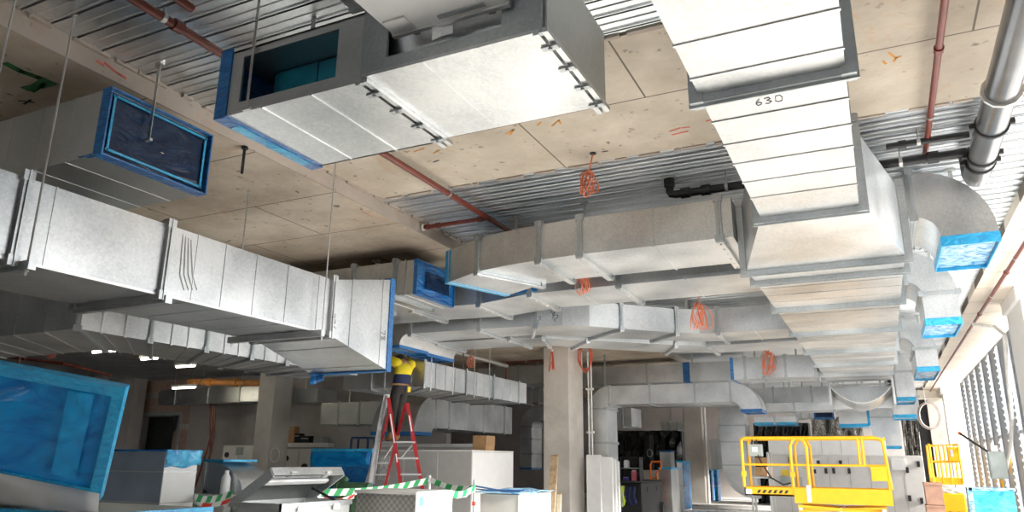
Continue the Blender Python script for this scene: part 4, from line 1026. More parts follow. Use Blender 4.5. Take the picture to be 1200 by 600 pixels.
# --- site box with its lid open
A = at(271, 588, D=7.6); A.z = at(271, 588, D=7.6).z
hx, hy, hz = A.x, A.y, A.z
bw = .66; bd = at(357, 585, X=hx).y-hy
sb = thing('site_box', 'open galvanised site box with its lid swung up, low at left of centre', 'tool box', (hx+bw/2, hy+bd/2, 0))
mb = MB().box(hx, hx+bw, hy, hy+.02, 0, hz).box(hx, hx+bw, hy+bd-.02, hy+bd, 0, hz).box(hx, hx+.02, hy, hy+bd, 0, hz).box(hx+bw-.02, hx+bw, hy, hy+bd, 0, hz).box(hx, hx+bw, hy, hy+bd, 0, .03)
mb.build('box_body', 'galvanised_darker', sb)
MB().box(hx-.02, hx+bw+.02, hy-.02, hy, hz-.05, hz).box(hx+bw, hx+bw+.02, hy-.02, hy+bd, hz-.05, hz).box(hx-.02, hx, hy, hy+bd, hz-.05, hz).box(hx, hx+bw, hy+bd, hy+bd+.02, hz-.05, hz).build('rim', 'galvanised', sb)
for yy in (.25, .75): MB().box(hx+bw+.02, hx+bw+.035, hy+bd*yy-.05, hy+bd*yy+.05, hz-.09, hz-.03).build('hasp', 'aluminium', sb)
B = at(318, 551, Y=hy); lu = V((B.x-hx, 0, B.z-hz)); ld = V((0, bd, 0)); ln = lu.cross(ld).normalized()
if ln.x < 0: ln = -ln
lid = MB().obox(V((hx, hy, hz))+lu/2+ld/2-ln*.01, lu/2, ld/2, ln*.008).build('lid', 'galvanised', sb)
un = lu.normalized()
MB().obox(V((hx, hy, hz))+lu/2+ln*.03, lu/2, V((0, .012, 0)), ln*.05).build('lid_side', 'galvanised_flange', lid)
MB().obox(V((hx, hy, hz))+lu/2+ld+ln*.03, lu/2, V((0, .012, 0)), ln*.05).build('lid_side', 'galvanised_flange', lid)
MB().obox(V((hx, hy, hz))+lu+ld/2+ln*.02, un*.012, ld/2, ln*.045).build('lid_lip', 'galvanised', lid)
MB().obox(V((hx, hy, hz))+lu*.66+ld/2+ln*.02, un*.03, ld*.46, ln*.015).build('stiffener', 'white_metal', lid)
for yy in (.25, .75): MB().obox(V((hx, hy, hz))+lu*.985+ld*yy+ln*.05, un*.05, V((0, .04, 0)), ln*.012).build('catch', 'aluminium', lid)
MB().tube([V((hx, hy+bd*.92, hz))+lu*.35, V((hx+bw*.8, hy+bd*.92, hz-.02))], .014, 8).build('gas_strut', 'black_plastic', sb)

# --- checker plate site box
x0, x1, y0, y1, z = cb(490, 580, 8.3, 418, 526)
cbx = thing('site_box', 'closed dark chequer plate site box with a white perforated end panel', 'tool box', ((x0+x1)/2, (y0+y1)/2, 0))
MB().box(x0, x1, y0, y1, 0, z).build('box_body', 'checker_plate', cbx)
MB().box(x0-.02, x1-.002, y0-.02, y1+.02, z, z+.035).build('lid', 'cabinet_grey', cbx)
ep = MB().box(x1, x1+.02, y0-.05, y1+.05, .1, z+.03).build('end_panel', 'white_metal', cbx)
mb = MB()
for j in range(7):
    for i in range(12): mb.box(x1+.02, x1+.023, y0+.02+i*(y1-y0)/12, y0+.045+i*(y1-y0)/12, z-.10-j*.06, z-.075-j*.06)
mb.build('perforation', 'cabinet_grey', ep)
MB().box(x1+.02, x1+.024, y0-.01, y0+.08, z-.12, z-.02).build('sticker', 'sticker_blue', ep)

# --- grey box under plastic sheet
x0, x1, y0, y1, z = cb(607, 580, 9.6, 563, 644)
gb = thing('equipment_box', 'pale grey equipment box with blue edged plastic laid over its top', 'box', ((x0+x1)/2, (y0+y1)/2, 0))
MB().box(x0, x1, y0, y1, 0, z).build('box_body', 'cabinet_grey', gb)
MB().box(x1, x1+.012, y0, y1, 0, z).build('side_face', 'white_metal', gb)
MB().box(x1+.002, x1+.018, y0-.006, y0+.02, 0, z).box(x1, x1+.018, y1-.02, y1+.006, 0, z).build('corner_post', 'aluminium', gb)
MB().grid((x0-.06, y0-.05, z+.02), (x1+.05, y0-.05, z+.015), (x1+.05, y1+.05, z+.02), (x0-.06, y1+.05, z+.05), 14, 8, lambda u, v_: V((0, 0, .018*math.sin(9*u+4*v_)*math.sin(7*v_)))).build('plastic_sheet', 'film_pale', gb, smooth=True, solid=.01)
MB().tube([(x0-.1, y0-.02, z+.10), (x0+.2, y0+.1, z+.05), (x1, y0+.2, z+.05)], .012, 6).tube([(x0-.08, y0+.0, z+.06), (x1-.2, y0-.03, z+.04), (x1+.04, y0-.03, z+.04)], .008, 6).build('cable_end', 'dark_blue_paint', gb)

# --- barrier tape and post
def ttape(label, segs, D0, D1, w=.075, c='tape_green', n=18):
    t = thing('barrier_tape', label, 'barrier tape', at(*segs[0], D=D0))
    p, q = at(*segs[0], D=D0), at(*segs[1], D=D1)
    for k in range(n):
        a, b_ = p.lerp(q, k/n), p.lerp(q, (k+1)/n); sag = lambda f: -.05*math.sin(math.pi*f)
        a.z += sag(k/n); b_.z += sag((k+1)/n); aw, bw_ = a, b_ + (b_-a)*1.02; h = V((0, 0, w/2)); sk = (q-p).normalized()*w*.35; th = V((.0, .0015, 0))
        if k % 2 == 0: MBx[0].hexa([aw-h-th*.6, bw_-h-th*.6, bw_-h+th*.6, aw-h+th*.6, aw+h-th*.6, bw_+h-th*.6, bw_+h+th*.6, aw+h+th*.6])
        else: MBx[1].hexa([a-h-sk-th, b_-h-sk-th, b_-h-sk+th, a-h-sk+th, a+h+sk-th, b_+h+sk-th, b_+h+sk+th, a+h+sk+th])
    MBx[0].build('white_band', 'tape_white', t); MBx[1].build('colour_band', c, t)
    MBx[0].__init__(); MBx[1].__init__()
MBx = [MB(), MB()]
ttape('green and white barrier tape stretched before the red ladder, left of the white post', ((371, 577), (503, 563)), 9.2, 10.6, .085, n=20)
ttape('green and white barrier tape from the white post to the grey plastic covered box', ((504, 562), (556, 572)), 10.6, 9.8, .075, n=8)
ttape('short green and white tape between the perforated panel and the grey box', ((526, 578), (557, 571)), 8.9, 9.7, .075, n=6)
ttape('green and white barrier tape at the left, between upright duct and open site box', ((226, 582), (272, 578)), 8.9, 8.4, .075, n=8)
ttape('red and white barrier tape just under the left green one', ((227, 588), (271, 586)), 8.95, 8.6, .05, 'tape_red', n=4)
ttape('red and white barrier tape low behind the open lid', ((372, 583), (415, 581)), 9.0, 9.3, .05, 'tape_red', n=6)
p = at(503.5, 557, D=10.6)
t = thing('barrier_post', 'slim white post holding the barrier tape ends', 'post', (p.x, p.y, 0)); MB().tube([(p.x, p.y, 0), (p.x, p.y, p.z)], .022, 10).build('post', 'white_metal', t); MB().tube([(p.x, p.y, 0), (p.x, p.y, .04)], .16, 16).build('base', 'black_rubber', t); MB().disc((p.x, p.y, p.z-.07), (0, 0, 1), .034, .03, 10).build('collar', 'aluminium', t)
p = at(556, 562, D=9.75)
t = thing('barrier_post', 'thin dark post at the left corner of the plastic covered box', 'post', (p.x, p.y, 0)); MB().tube([(p.x, p.y, 0), (p.x, p.y, p.z)], .014, 8).build('post', 'zinc_rod', t); MB().box(p.x-.12, p.x+.12, p.y-.12, p.y+.12, 0, .03).build('base', 'black_rubber', t); MB().disc((p.x, p.y, p.z-.3), (0, 0, 1), .025, .05, 8).build('red_collar', 'tape_red', t)

# --- big white air handling unit behind the ladder
x0, x1, y0, y1, z = cb(553, 529, 15.6, 437, 601)
ah2 = thing('air_handler', 'long white air handling unit standing behind the red ladder', 'air handling unit', ((x0+x1)/2, (y0+y1)/2, 0))
MB().box(x0, x1, y0, y1, .1, z).build('casing', 'cabinet_grey', ah2, bevel=.01)
MB().box(x1, x1+.015, y0+.01, y1-.01, .12, z-.01).build('end_panel', 'white_metal', ah2)
MB().box(x0, x1, y0+.03, y1-.03, 0, .1).build('plinth', 'galvanised_darker', ah2)
mb = MB()
for xx in (.33, .67): mb.box(x0+(x1-x0)*xx, x0+(x1-x0)*xx+.012, y0-.004, y0, .12, z-.02)
mb.build('panel_joint', 'cabinet_white', ah2)
MB().box(x0-.01, x1+.01, y0-.01, y1+.01, z, z+.03).build('top_panel', 'cabinet_white', ah2)
p = at(443, 562, Y=y0-.005); q = at(457, 534, Y=y0-.005)
dg = MB().box(p.x, q.x, y0-.008, y0-.001, p.z, q.z).build('data_plate', 'cabinet_white', ah2)
mb = MB().box(p.x+.02, q.x-.02, y0-.011, y0-.008, q.z-.03, q.z-.015).box(p.x+.02, q.x-.02, y0-.011, y0-.008, p.z+.015, p.z+.03).box(p.x+.02, p.x+.035, y0-.011, y0-.008, p.z+.02, q.z-.02).box(q.x-.035, q.x-.02, y0-.011, y0-.008, p.z+.02, q.z-.02)
cx, cz = (p.x+q.x)/2, (p.z+q.z)/2+.02
mb.bar((cx, y0-.009, cz), (cx, y0-.009, cz+.13), .02, .003, (0, 1, 0)).bar((cx, y0-.009, cz), (cx-.09, y0-.009, cz-.10), .02, .003, (0, 1, 0)).bar((cx, y0-.009, cz), (cx+.09, y0-.009, cz-.10), .02, .003, (0, 1, 0)).box(cx-.07, cx+.07, y0-.011, y0-.008, p.z+.05, p.z+.07)
mb.build('diagram', 'panel_grey', dg)
# carton on it
p = at(554, 530, D=16.4); q = at(571, 514, D=16.4)
t = thing('carton', 'brown cardboard carton on top of the white unit behind the ladder', 'carton', (p.x, p.y, z+.03))
w_ = q.x-p.x
MB().box(p.x, p.x+w_, p.y, p.y+.42, z+.03, z+.03+.32).build('box_body', 'cardboard', t)
MB().box(p.x+w_*.45, p.x+w_*.55, p.y-.003, p.y+.423, z+.29, z+.353).box(p.x+w_, p.x+w_+.012, p.y, p.y+.42, z+.13, z+.35).build('packing_tape', 'pallet_brown', t)
# further long unit behind
yb = 17.2; p, q = at(441, 521, Y=yb), at(556, 521, Y=yb)
t = thing('air_handler', 'low grey unit with a white top edge, far behind the ladder', 'air handling unit', ((p.x+q.x)/2, yb+.5, 0))
MB().box(p.x, q.x, yb, yb+1, 0, p.z-.06).build('casing', 'cabinet_grey', t); MB().box(p.x-.03, q.x+.03, yb-.03, yb+1, p.z-.06, p.z+.02).build('top_panel', 'cabinet_white', t); MB().box((p.x+q.x)/2, (p.x+q.x)/2+.02, yb-.006, yb, .1, p.z-.1).build('panel_joint', 'cabinet_white', t)
# cabinets near the left column
yb = 19.4
for (a, b_, tp, lab) in ((262, 300, 522, 'pale plant cabinet with round ports, left of the chalk marked column'), (332, 370, 526, 'pale plant cabinet with round ports, right of the chalk marked column')):
    p, q = at(a, tp, Y=yb), at(b_, tp, Y=yb)
    t = thing('plant_cabinet', lab, 'cabinet', ((p.x+q.x)/2, yb+.5, 0), 'pale plant cabinets either side of the left column')
    MB().box(p.x, q.x, yb, yb+1.2, 0, p.z).build('casing', 'cabinet_white', t, bevel=.01)
    for (px, py_px, r) in ((a+4, tp+11, .09), (a+(10 if a < 300 else 25), tp+22, .13)):
        c = at(px, py_px, Y=yb); MB().disc((c.x, yb-.01, c.z), (0, 1, 0), r, .05, 14).build('port', 'black_rubber', t)
    MB().box((p.x+q.x)/2-.01, (p.x+q.x)/2+.01, yb-.006, yb, .1, p.z-.05).build('panel_joint', 'cabinet_grey', t)
    if a < 300:
        c = at(281, 529, Y=yb); MB().box(c.x-.16, c.x+.16, yb-.02, yb, c.z-.12, c.z+.14).build('data_plate', 'panel_grey', t)
p, q = at(333, 519, Y=20.7), at(386, 523, Y=20.7)
t = thing('work_bench', 'white topped bench with dark goods on it, between left column and blue crate', 'bench', ((p.x+q.x)/2, 20.5, 0))
MB().box(p.x, q.x, 19.9+.75, 21-.05, p.z-.14, p.z).build('bench_top', 'white_metal', t)
for xx in (p.x+.05, q.x-.13): MB().box(xx, xx+.08, 20.7, 20.9, 0, p.z-.14).build('leg', 'cabinet_grey', t)
for i, (a, b_, tp, lab, m_) in enumerate(((335, 346, 500, 'brown carton on the far white bench, next to the column', 'cardboard'), (346, 352, 508, 'black case on the far white bench', 'black_plastic'), (353, 363, 511, 'low dark bin on the far white bench', 'dark_void'), (368, 380, 512, 'dark tool case at the right end of the far white bench', 'panel_grey'))):
    c, d = at(a, tp, Y=20.70), at(b_, tp, Y=20.70)
    t = thing('carton' if m_ == 'cardboard' else 'tool_case', lab, 'carton' if m_ == 'cardboard' else 'case', (c.x, 20.8, p.z))
    MB().box(c.x, d.x, 20.67, 20.93, p.z, c.z).build('box_body', m_, t, bevel=.01); MB().box(c.x+.03, d.x-.03, 20.66, 20.67, c.z-.1, c.z-.07).build('lid_edge', 'zinc_rod', t)
# blue wrapped crate
x0, x1, y0, y1, z = cb(436, 527, 14.6, 367, 441)
t = thing('wrapped_crate', 'blue film wrapped crate left of the red ladder', 'crate', ((x0+x1)/2, (y0+y1)/2, 0))
zd = at(400, 549, D=14.6).z
MB().box(x0, x1, y0, y1, 0, z).build('crate_body', 'film_blue', t)
MB().box(x0-.03, x1+.03, y0-.03, y1+.03, z-.06, z+.02).build('top_film', 'film_cyan', t, bevel=.01)
MB().grid((x0-.02, y0-.02, zd), (x1, y0-.03, zd+.06), (x1, y0-.03, z-.04), (x0-.02, y0-.03, z-.04), 12, 6, lambda u, v_: V((0, -.02*abs(math.sin(7*u+3*v_)), 0))).build('film_skirt', 'film_sky', t, smooth=True, solid=.008)
# green pump by the tape
c = at(405, 571, D=10.4)
t = thing('pump', 'small dark green pump behind the barrier tape', 'pump', (c.x, c.y, 0))
MB().tube([(c.x-.1, c.y, c.z), (c.x+.42, c.y, c.z)], .07, 14).build('motor', 'green_metal', t); MB().disc((c.x-.12, c.y, c.z), (1, 0, 0), .09, .05, 14).build('end_bell', 'green_metal', t)
MB().box(c.x-.12, c.x+.45, c.y-.08, c.y+.08, 0, c.z-.06).build('stand', 'green_metal', t)
MB().sphere((c.x-.02, c.y, c.z+.1), .05).build('valve', 'green_metal', t)

# --- timber by the middle column
def plank(label, a, b_, D0, D1, w, th, mat):
    p, q = at(*a, D=D0), at(*b_, D=D1)
    d = (p-q).normalized(); f = p.z/max(.01, -d.z) if d.z < 0 else 0
    p2 = p + d*(p.z/(-d.z)) if d.z < -.05 else p
    t = thing('timber_plank', label, 'plank', (p2.x, p2.y, 0))
    mb = MB().bar((p2.x, p2.y, .01), q, w, th, (1, 0, 0)); mb.build('board', mat, t)
    e = (q-p2).normalized(); MB().bar(q-e*.02, q+e*.004, w*1.02, th*1.02, (1, 0, 0)).build('end_grain', 'pallet_brown', t)
    return t
plank('tall brown timber plank leaning on the middle column', (646, 600), (650, 534), 15.2, 16.2, .05, .16, 'timber')
plank('short pale timber batten leaning beside the brown plank', (655, 600), (655.5, 579), 15.6, 15.9, .05, .09, 'timber_pale')
# --- white panels right of the column
p = at(687, 533, Y=18.05); q = at(713, 533, Y=18.05)
n = 4
for i in range(n):
    xa = p.x+.02*i; t = thing('insulation_panel', ['front white panel standing right of the middle column', 'second white panel of the stack right of the middle column', 'third white panel of the stack right of the middle column', 'rearmost white panel of the stack right of the middle column'][i], 'panel', ((p.x+q.x)/2, 18.05+i*.13, 0), 'white panels stacked by the middle column')
    MB().box(p.x+(.0 if i else .0)+i*.10, q.x-(.22 if i == 0 else .0)+i*.04, 18.05+i*.13, 18.05+i*.13+.11, 0, p.z-i*.05).build('panel_core', 'white_metal', t, bevel=.006)
    MB().box(p.x+i*.10, p.x+i*.10+.02, 18.045+i*.13, 18.05+i*.13, .02, p.z-i*.05-.02).build('edge_strip', 'white_paint', t)
# aluminium studs on the floor
for i, (a, b_) in enumerate((((708, 600), (728, 592)), ((714, 603), (736, 594)), ((704, 598), (722, 590)))):
    p, q = at(a[0], a[1]+6, Z=.03+.05*i), at(b_[0], b_[1]+6, Z=.03+.05*i)
    t = thing('metal_stud', ['aluminium stud on the floor, frontmost of three by the black chest', 'aluminium stud on the floor, middle of three by the black chest', 'aluminium stud on the floor, rearmost of three by the black chest'][i], 'metal stud', p)
    MB().bar(p, q, .07, .045).build('channel', 'aluminium', t); MB().bar(p+V((0, 0, .024)), q+V((0, 0, .024)), .05, .004).build('web', 'galvanised_flange', t)
p, q = at(726, 600, D=22.3), at(712, 555, D=22.6); 
t = thing('metal_stud', 'aluminium stud leaning up behind the black chest', 'metal stud', (p.x, p.y, 0)); MB().bar((p.x, p.y, .02), q, .09, .05, (0, 1, 0)).build('channel', 'aluminium', t); MB().bar((p.x, p.y-.03, .03), q+V((0, -.03, 0)), .05, .006, (0, 1, 0)).build('web', 'galvanised', t)
# --- black wheeled tool chest with clothes over it
D = 21.0
x0, x1, y0, y1, z = cb(752, 566, D, 727, 776)
zb = .16
tc = thing('tool_chest', 'black wheeled tool chest with work clothes hung over it', 'tool chest', ((x0+x1)/2, (y0+y1)/2, 0))
MB().box(x0, x1, y0, y1, zb, z).build('chest_body', 'black_plastic', tc, bevel=.03)
MB().box(x0-.02, x1+.02, y0-.02, y1+.02, z, z+.05).build('lid', 'dark_void', tc, bevel=.01)
for (xx, yy) in ((x0+.1, y0+.05), (x1-.05, y0+.05), (x0+.1, y1-.08)): MB().disc((xx, yy, .08), (1, 0, 0), .08, .06, 12).build('caster', 'black_rubber', tc)
MB().disc((x1+.05, y1-.15, .22), (1, 0, 0), .22, .08, 18).disc((x1+.05, y1-.15, .22), (1, 0, 0), .12, .10, 12).build('wheel', 'black_rubber', tc)
for yy in (.25, .7): MB().box(x1, x1+.01, y0+(y1-y0)*yy-.05, y0+(y1-y0)*yy+.05, z-.25, z-.12).build('handle_recess', 'hazard_black', tc)
def cloth(label, a, b_, mat, mat2=None, ph=0):
    p, q = at(a[0], a[1], Y=y0-.03), at(b_[0], b_[1], Y=y0-.03)
    t = thing('work_vest' if mat2 else 'work_trousers', label, 'clothes', (p.x, p.y, q.z))
    def f(u, v_): return V((.05*math.sin(5*v_+ph)*(1-v_), -.03-.05*abs(math.sin(7*u+ph)), -.10*math.sin(math.pi*u)*(1-v_)))
    MB().grid((p.x, p.y, q.z), (q.x, p.y, q.z), (q.x, p.y, p.z), (p.x, p.y, p.z), 10, 8, f).build('hanging_cloth', mat, t, smooth=True, solid=.02)
    if mat2: MB().grid((p.x+(q.x-p.x)*.45, p.y-.02, q.z), (p.x+(q.x-p.x)*.65, p.y-.02, q.z), (p.x+(q.x-p.x)*.65, p.y-.02, p.z), (p.x+(q.x-p.x)*.45, p.y-.02, p.z), 4, 8, f).build('reflective_band', mat2, t, smooth=True, solid=.012)
cloth('lime high visibility vest hung over the black chest', (726, 569), (733, 590), 'hi_vis_lime', 'tape_white', 0)
cloth('dark navy work trousers hung over the black chest, right of the lime vest', (733, 570), (746, 588), 'navy_cloth', None, 2)
# open tool rack on it
p, q = at(726, 535, Y=y0+.2), at(750, 563, Y=y0+.2)
tr = thing('tool_rack', 'black open tool rack standing on the wheeled chest, full of small things', 'tool rack', ((p.x+q.x)/2, y0+.4, z+.05))
zr0, zr1 = z+.05, p.z
MB().box(p.x, q.x, y0+.55, y0+.58, zr0, zr1).box(p.x, p.x+.03, y0+.2, y0+.58, zr0, zr1).box(q.x-.03, q.x, y0+.2, y0+.58, zr0, zr1).box(p.x, q.x, y0+.2, y0+.58, zr1-.03, zr1).build('rack_case', 'black_plastic', tr)
MB().box(p.x, q.x, y0+.2, y0+.58, (zr0+zr1)/2, (zr0+zr1)/2+.02).build('rack_shelf', 'panel_grey', tr)
xa = p.x
for (a, b_, h, lab, mt, yy, lvl) in ((.52, .78, .42, 'pink container in the tool rack', 'pink_plastic', .3, 0), (.12, .4, .10, 'purple case lying at the bottom of the tool rack', 'purple_plastic', .22, 0), (.15, .35, .22, 'white container on the upper shelf of the tool rack', 'white_card', .3, 1)):
    w_ = q.x-xa; zb_ = zr0 if lvl == 0 else (zr0+zr1)/2+.02; h = min(h, (zr1-zr0)/2-.04)
    t = thing('container', lab, 'container', (xa+w_*(a+b_)/2, y0+yy+.1, zb_)); MB().box(xa+w_*a, xa+w_*b_, y0+yy, y0+yy+.2, zb_, zb_+h*.9).build('body', mt, t, bevel=.01); MB().box(xa+w_*a+.02, xa+w_*b_-.02, y0+yy+.02, y0+yy+.18, zb_+h*.9, zb_+h).build('cap', 'white_metal', t)
# orange hand truck
p = at(763, 565, Y=y1+.25); q = at(772, 541, Y=y1+.25)
ht = thing('hand_truck', 'orange tubular hand truck standing behind the black chest', 'hand truck', (p.x, p.y, 0)); yy = y1+.25
xl, xr = p.x, p.x+.20
MB().tube([(xl, yy, .1), (xl, yy, q.z-.1), (xl+.05, yy, q.z), (xr+.12, yy, q.z), (xr+.16, yy, q.z-.08), (xr+.10, yy, q.z-.25), (xr, yy, q.z-.3), (xr, yy, .1)], .028, 8).build('tube_frame', 'orange_paint', ht)
for zz in (.5, .8, 1.1): MB().box(xl, xr, yy-.02, yy+.02, zz, zz+.04).build('cross_bar', 'orange_paint', ht)
MB().box(xl-.1, xr+.1, yy-.18, yy, .02, .04).build('toe_plate', 'orange_paint', ht)
for xx in (xl-.08, xr+.08): MB().disc((xx, yy+.1, .13), (1, 0, 0), .13, .06, 14).build('wheel', 'black_rubber', ht)
# upright duct pieces right of the chest
def upright(label, pxc, pyc, D, pxl, pxr, top='tape_cyan', mat='galvanised', side=None):
    x0, x1, y0, y1, z = cb(pxc, pyc, D, pxl, pxr)
    t = thing('duct_piece', label, 'duct piece', ((x0+x1)/2, (y0+y1)/2, 0))
    MB().box(x0, x1, y0, y1, 0, z).build('duct_section', mat, t)
    MB().box(x0-.02, x1+.02, y0-.02, y1+.02, z-.03, z+.03).build('sealing_tape', top, t)
    if side: MB().box(x1, x1+.02, y0+.05, y1-.02, .05, z-.03).build('side_face', side, t)
    MB().box(x0-.006, x1+.006, y0-.006, y1+.006, z*.5, z*.5+.02).build('standing_seam', 'galvanised_darker', t)
upright('upright galvanised duct piece with blue rim, right of the black chest', 786, 549, 23.6, 772, 795)
upright('tall white faced duct piece with a cyan side, before the distant column', 799, 541, 25.5, 793, 808, side='film_sky', mat='white_metal')
upright('small galvanised duct piece with a white cap, behind the orange hand truck', 786, 529, 27, 773, 790, 'tape_blue')
for i, (a, b_, c_, lab) in enumerate(((833, 828, 836, 'cyan wrapped upright duct piece just right of the distant column'), (840, 836, 843, 'cyan wrapped upright duct piece, second right of the distant column'))):
    upright(lab, a, 551, 31.5-i*.4, b_, c_, 'tape_cyan', 'film_sky')

# --- yellow scissor lift
def lift_rail(mb, pts, r=.024): return mb.tube(pts, r, 8)
D = 14.0
c0 = at(873, 580, D=D); ly = c0.y
lx0, lx1 = c0.x, at(1046, 580, Y=ly).x
lxm = at(931, 580, Y=ly).x
lw = .85; zd = at(950, 572, Y=ly).z; zdb = at(950, 590, Y=ly).z; zt = at(950, 513, Y=ly).z; zm = at(950, 545, Y=ly).z
sl = thing('scissor_lift', 'yellow scissor lift with guard rails and hazard striped deck in the right foreground', 'scissor lift', ((lx0+lx1)/2, ly+lw/2, 0))
zl = at(900, 571, Y=ly).z; zlb = at(900, 581, Y=ly).z
ext = MB().box(lx0, lxm, ly, ly+.03, zlb, zl).box(lx0, lxm, ly+lw-.03, ly+lw, zlb, zl).box(lx0, lx0+.03, ly, ly+lw, zlb, zl).box(lx0, lxm, ly, ly+lw, zlb, zlb+.03).build('extension_deck', 'yellow_paint', sl)
mb = MB()
for k in range(6):
    xx = lx0+.22+k*(lxm-lx0-.3)/6; zz = (zl+zlb)/2
    mb.add([V((xx, ly-.003, zz-.03)), V((xx+.05, ly-.003, zz-.03)), V((xx+.085, ly-.003, zz+.03)), V((xx+.035, ly-.003, zz+.03))], [(0, 1, 2, 3)])
mb.build('hazard_stripe', 'hazard_black', ext)
MB().box(lx0+.02, lx0+.13, ly-.004, ly, zl-.13, zl-.04).build('sticker', 'white_card', ext)
deckm = MB().box(lxm, lx1, ly-.02, ly+.03, zdb, zd).box(lxm, lx1, ly+lw-.03, ly+lw+.02, zdb, zd).box(lx1-.03, lx1, ly, ly+lw, zdb, zd).box(lxm, lx1, ly, ly+lw, zdb, zdb+.05).build('platform_deck', 'yellow_paint', sl)
MB().box(lxm+.22, lxm+.29, ly-.03, ly-.02, zdb+.02, zd+.05).build('sticker', 'white_card', deckm)
for s_, yy in enumerate((ly, ly+lw)):
    top = MB()
    lift_rail(top, [(lx0, yy, zl), (lx0, yy, zt-.05), (lx0+.06, yy, zt), (lx1-.18, yy, zt), (lx1-.06, yy, zt-.04), (lx1, yy, zd)], .028)
    top.build('guard_rail', 'yellow_paint', sl)
    MB().tube([(lx0, yy, zm), (lx1-.02, yy, zm)], .02, 8).build('mid_rail', 'yellow_paint', sl)
    xg0, xg1 = at(927, 540, Y=ly).x, at(946, 540, Y=ly).x
    MB().tube([(xg0, yy, zd), (xg0, yy, zt-.15), (xg0+.05, yy, zt-.04), (xg0+.14, yy, zt-.0), (xg1-.05, yy, zt-.04), (xg1, yy, zt-.15), (xg1, yy, zd)], .028, 8).build('gate_hoop', 'yellow_paint', sl)
    for px in (1006, 1011): xx = at(px, 530, Y=ly).x; MB().tube([(xx, yy, zm), (xx, yy, zt)], .02, 8).build('upright', 'yellow_paint', sl)
    xx = at(1036, 530, Y=ly).x; MB().tube([(xx-.06, yy, zt), (xx, yy, zt-.1), (xx+.02, yy, zd)], .022, 8).build('upright', 'yellow_paint', sl)
for xx in (lx0, lx1-.03):
    MB().tube([(xx, ly, zt-.02), (xx, ly+lw, zt-.02)], .024, 8).tube([(xx, ly, zm), (xx, ly+lw, zm)], .02, 8).build('end_rail', 'yellow_paint', sl)
p, q = at(1020, 547, Y=ly-.02), at(1040, 564, Y=ly-.02)
MB().box(p.x, q.x, ly-.06, ly+.02, q.z, p.z).box(p.x-.01, q.x+.01, ly-.07, ly+.03, p.z-.03, p.z+.01).build('manual_box', 'yellow_paint', sl, bevel=.01)
for xx in (lx0, xg0): MB().box(xx-.03, xx+.05, ly-.05, ly+.05, zm-.22, zm-.12).build('clamp', 'yellow_paint', sl)
cp = at(885, 527, Y=ly+.1); ctl = MB().box(cp.x-.12, cp.x+.12, ly+.05, ly+.25, cp.z-.12, cp.z+.10).build('control_box', 'panel_grey', sl)
for dx in (-.06, .02): MB().tube([(cp.x+dx, ly+.12, cp.z+.1), (cp.x+dx+.02, ly+.10, cp.z+.22)], .014, 6).sphere((cp.x+dx+.02, ly+.1, cp.z+.23), .02).build('joystick', 'black_plastic', ctl)
MB().box(cp.x-.05, cp.x+.05, ly+.045, ly+.05, cp.z-.04, cp.z+.05).build('label_plate', 'white_card', ctl)
cpts = [(cp.x+.05, ly+.06, cp.z-.1), (at(892, 542, Y=ly).x, ly+.02, at(892, 542, Y=ly).z), (at(904, 560, Y=ly).x, ly+.0, at(904, 560, Y=ly).z), (at(918, 568, Y=ly).x, ly, at(918, 568, Y=ly).z), (at(927, 566, Y=ly).x, ly, at(927, 566, Y=ly).z)]
MB().tube(cpts, .016, 8).build('control_cable', 'black_rubber', sl)
# folded scissor stack, base and wheels
bx0, bx1 = lxm+.05, lx1-.12
for k in range(3):
    za, zb_ = zdb-.02-k*.17, zdb-.16-k*.17
    for yy in (ly+.02, ly+lw-.10):
        MB().bar((bx0, yy+.04*(k % 2), za-.03), (bx1, yy+.04*(k % 2), zb_+.03), .05, .11, (0, 1, 0)).build('scissor_arm', 'yellow_paint', sl)
        MB().bar((bx0, yy+.05, zb_+.03), (bx1, yy+.05, za-.03), .05, .11, (0, 1, 0)).build('scissor_arm', 'yellow_paint', sl)
    mb = MB()
    for xx in (bx0+.04, (bx0+bx1)/2, bx1-.04): mb.disc((xx, ly+lw/2-.02, (za+zb_)/2), (0, 1, 0), .035, lw+.02, 12)
    mb.build('pivot_pin', 'aluminium', sl)
MB().box(lxm, lx1-.05, ly+.05, ly+lw-.05, .15, .42).build('chassis', 'yellow_paint', sl, bevel=.02)
for xx in (lxm+.3, lx1-.35):
    for yy in (ly+.04, ly+lw-.04): MB().disc((xx, yy, .19), (0, 1, 0), .19, .12, 20).build('wheel', 'black_rubber', sl)

# --- long white air handling unit behind the lift
Y = 25.0
p, q = at(901, 533, Y=Y), at(1046, 533, Y=Y); q2 = at(1081, 534, Y=Y)
zt2 = at(960, 514, Y=Y).z
ah3 = thing('air_handler', 'long pale air handling unit with door handles, behind the yellow scissor lift', 'air handling unit', ((p.x+q2.x)/2, Y+.8, 0))
MB().box(p.x, q2.x, Y, Y+1.8, .1, p.z).build('lower_casing', 'cabinet_pale', ah3, bevel=.01)
MB().box(p.x, q.x-.15, Y+.05, Y+1.8, p.z, zt2).build('upper_casing', 'white_metal', ah3, bevel=.01)
MB().box(p.x+.05, q2.x-.05, Y+.05, Y+1.7, 0, .1).build('plinth', 'galvanised_darker', ah3)
mb = MB()
for px in (925, 948, 972, 996, 1020, 1044, 1060): xx = at(px, 560, Y=Y).x; mb.box(xx, xx+.02, Y-.006, Y, .15, p.z-.05)
for px in (962, 985): xx = at(px, 520, Y=Y).x; mb.box(xx, xx+.015, Y+.044, Y+.05, p.z+.05, zt2-.03)
mb.build('panel_joint', 'cabinet_grey', ah3)
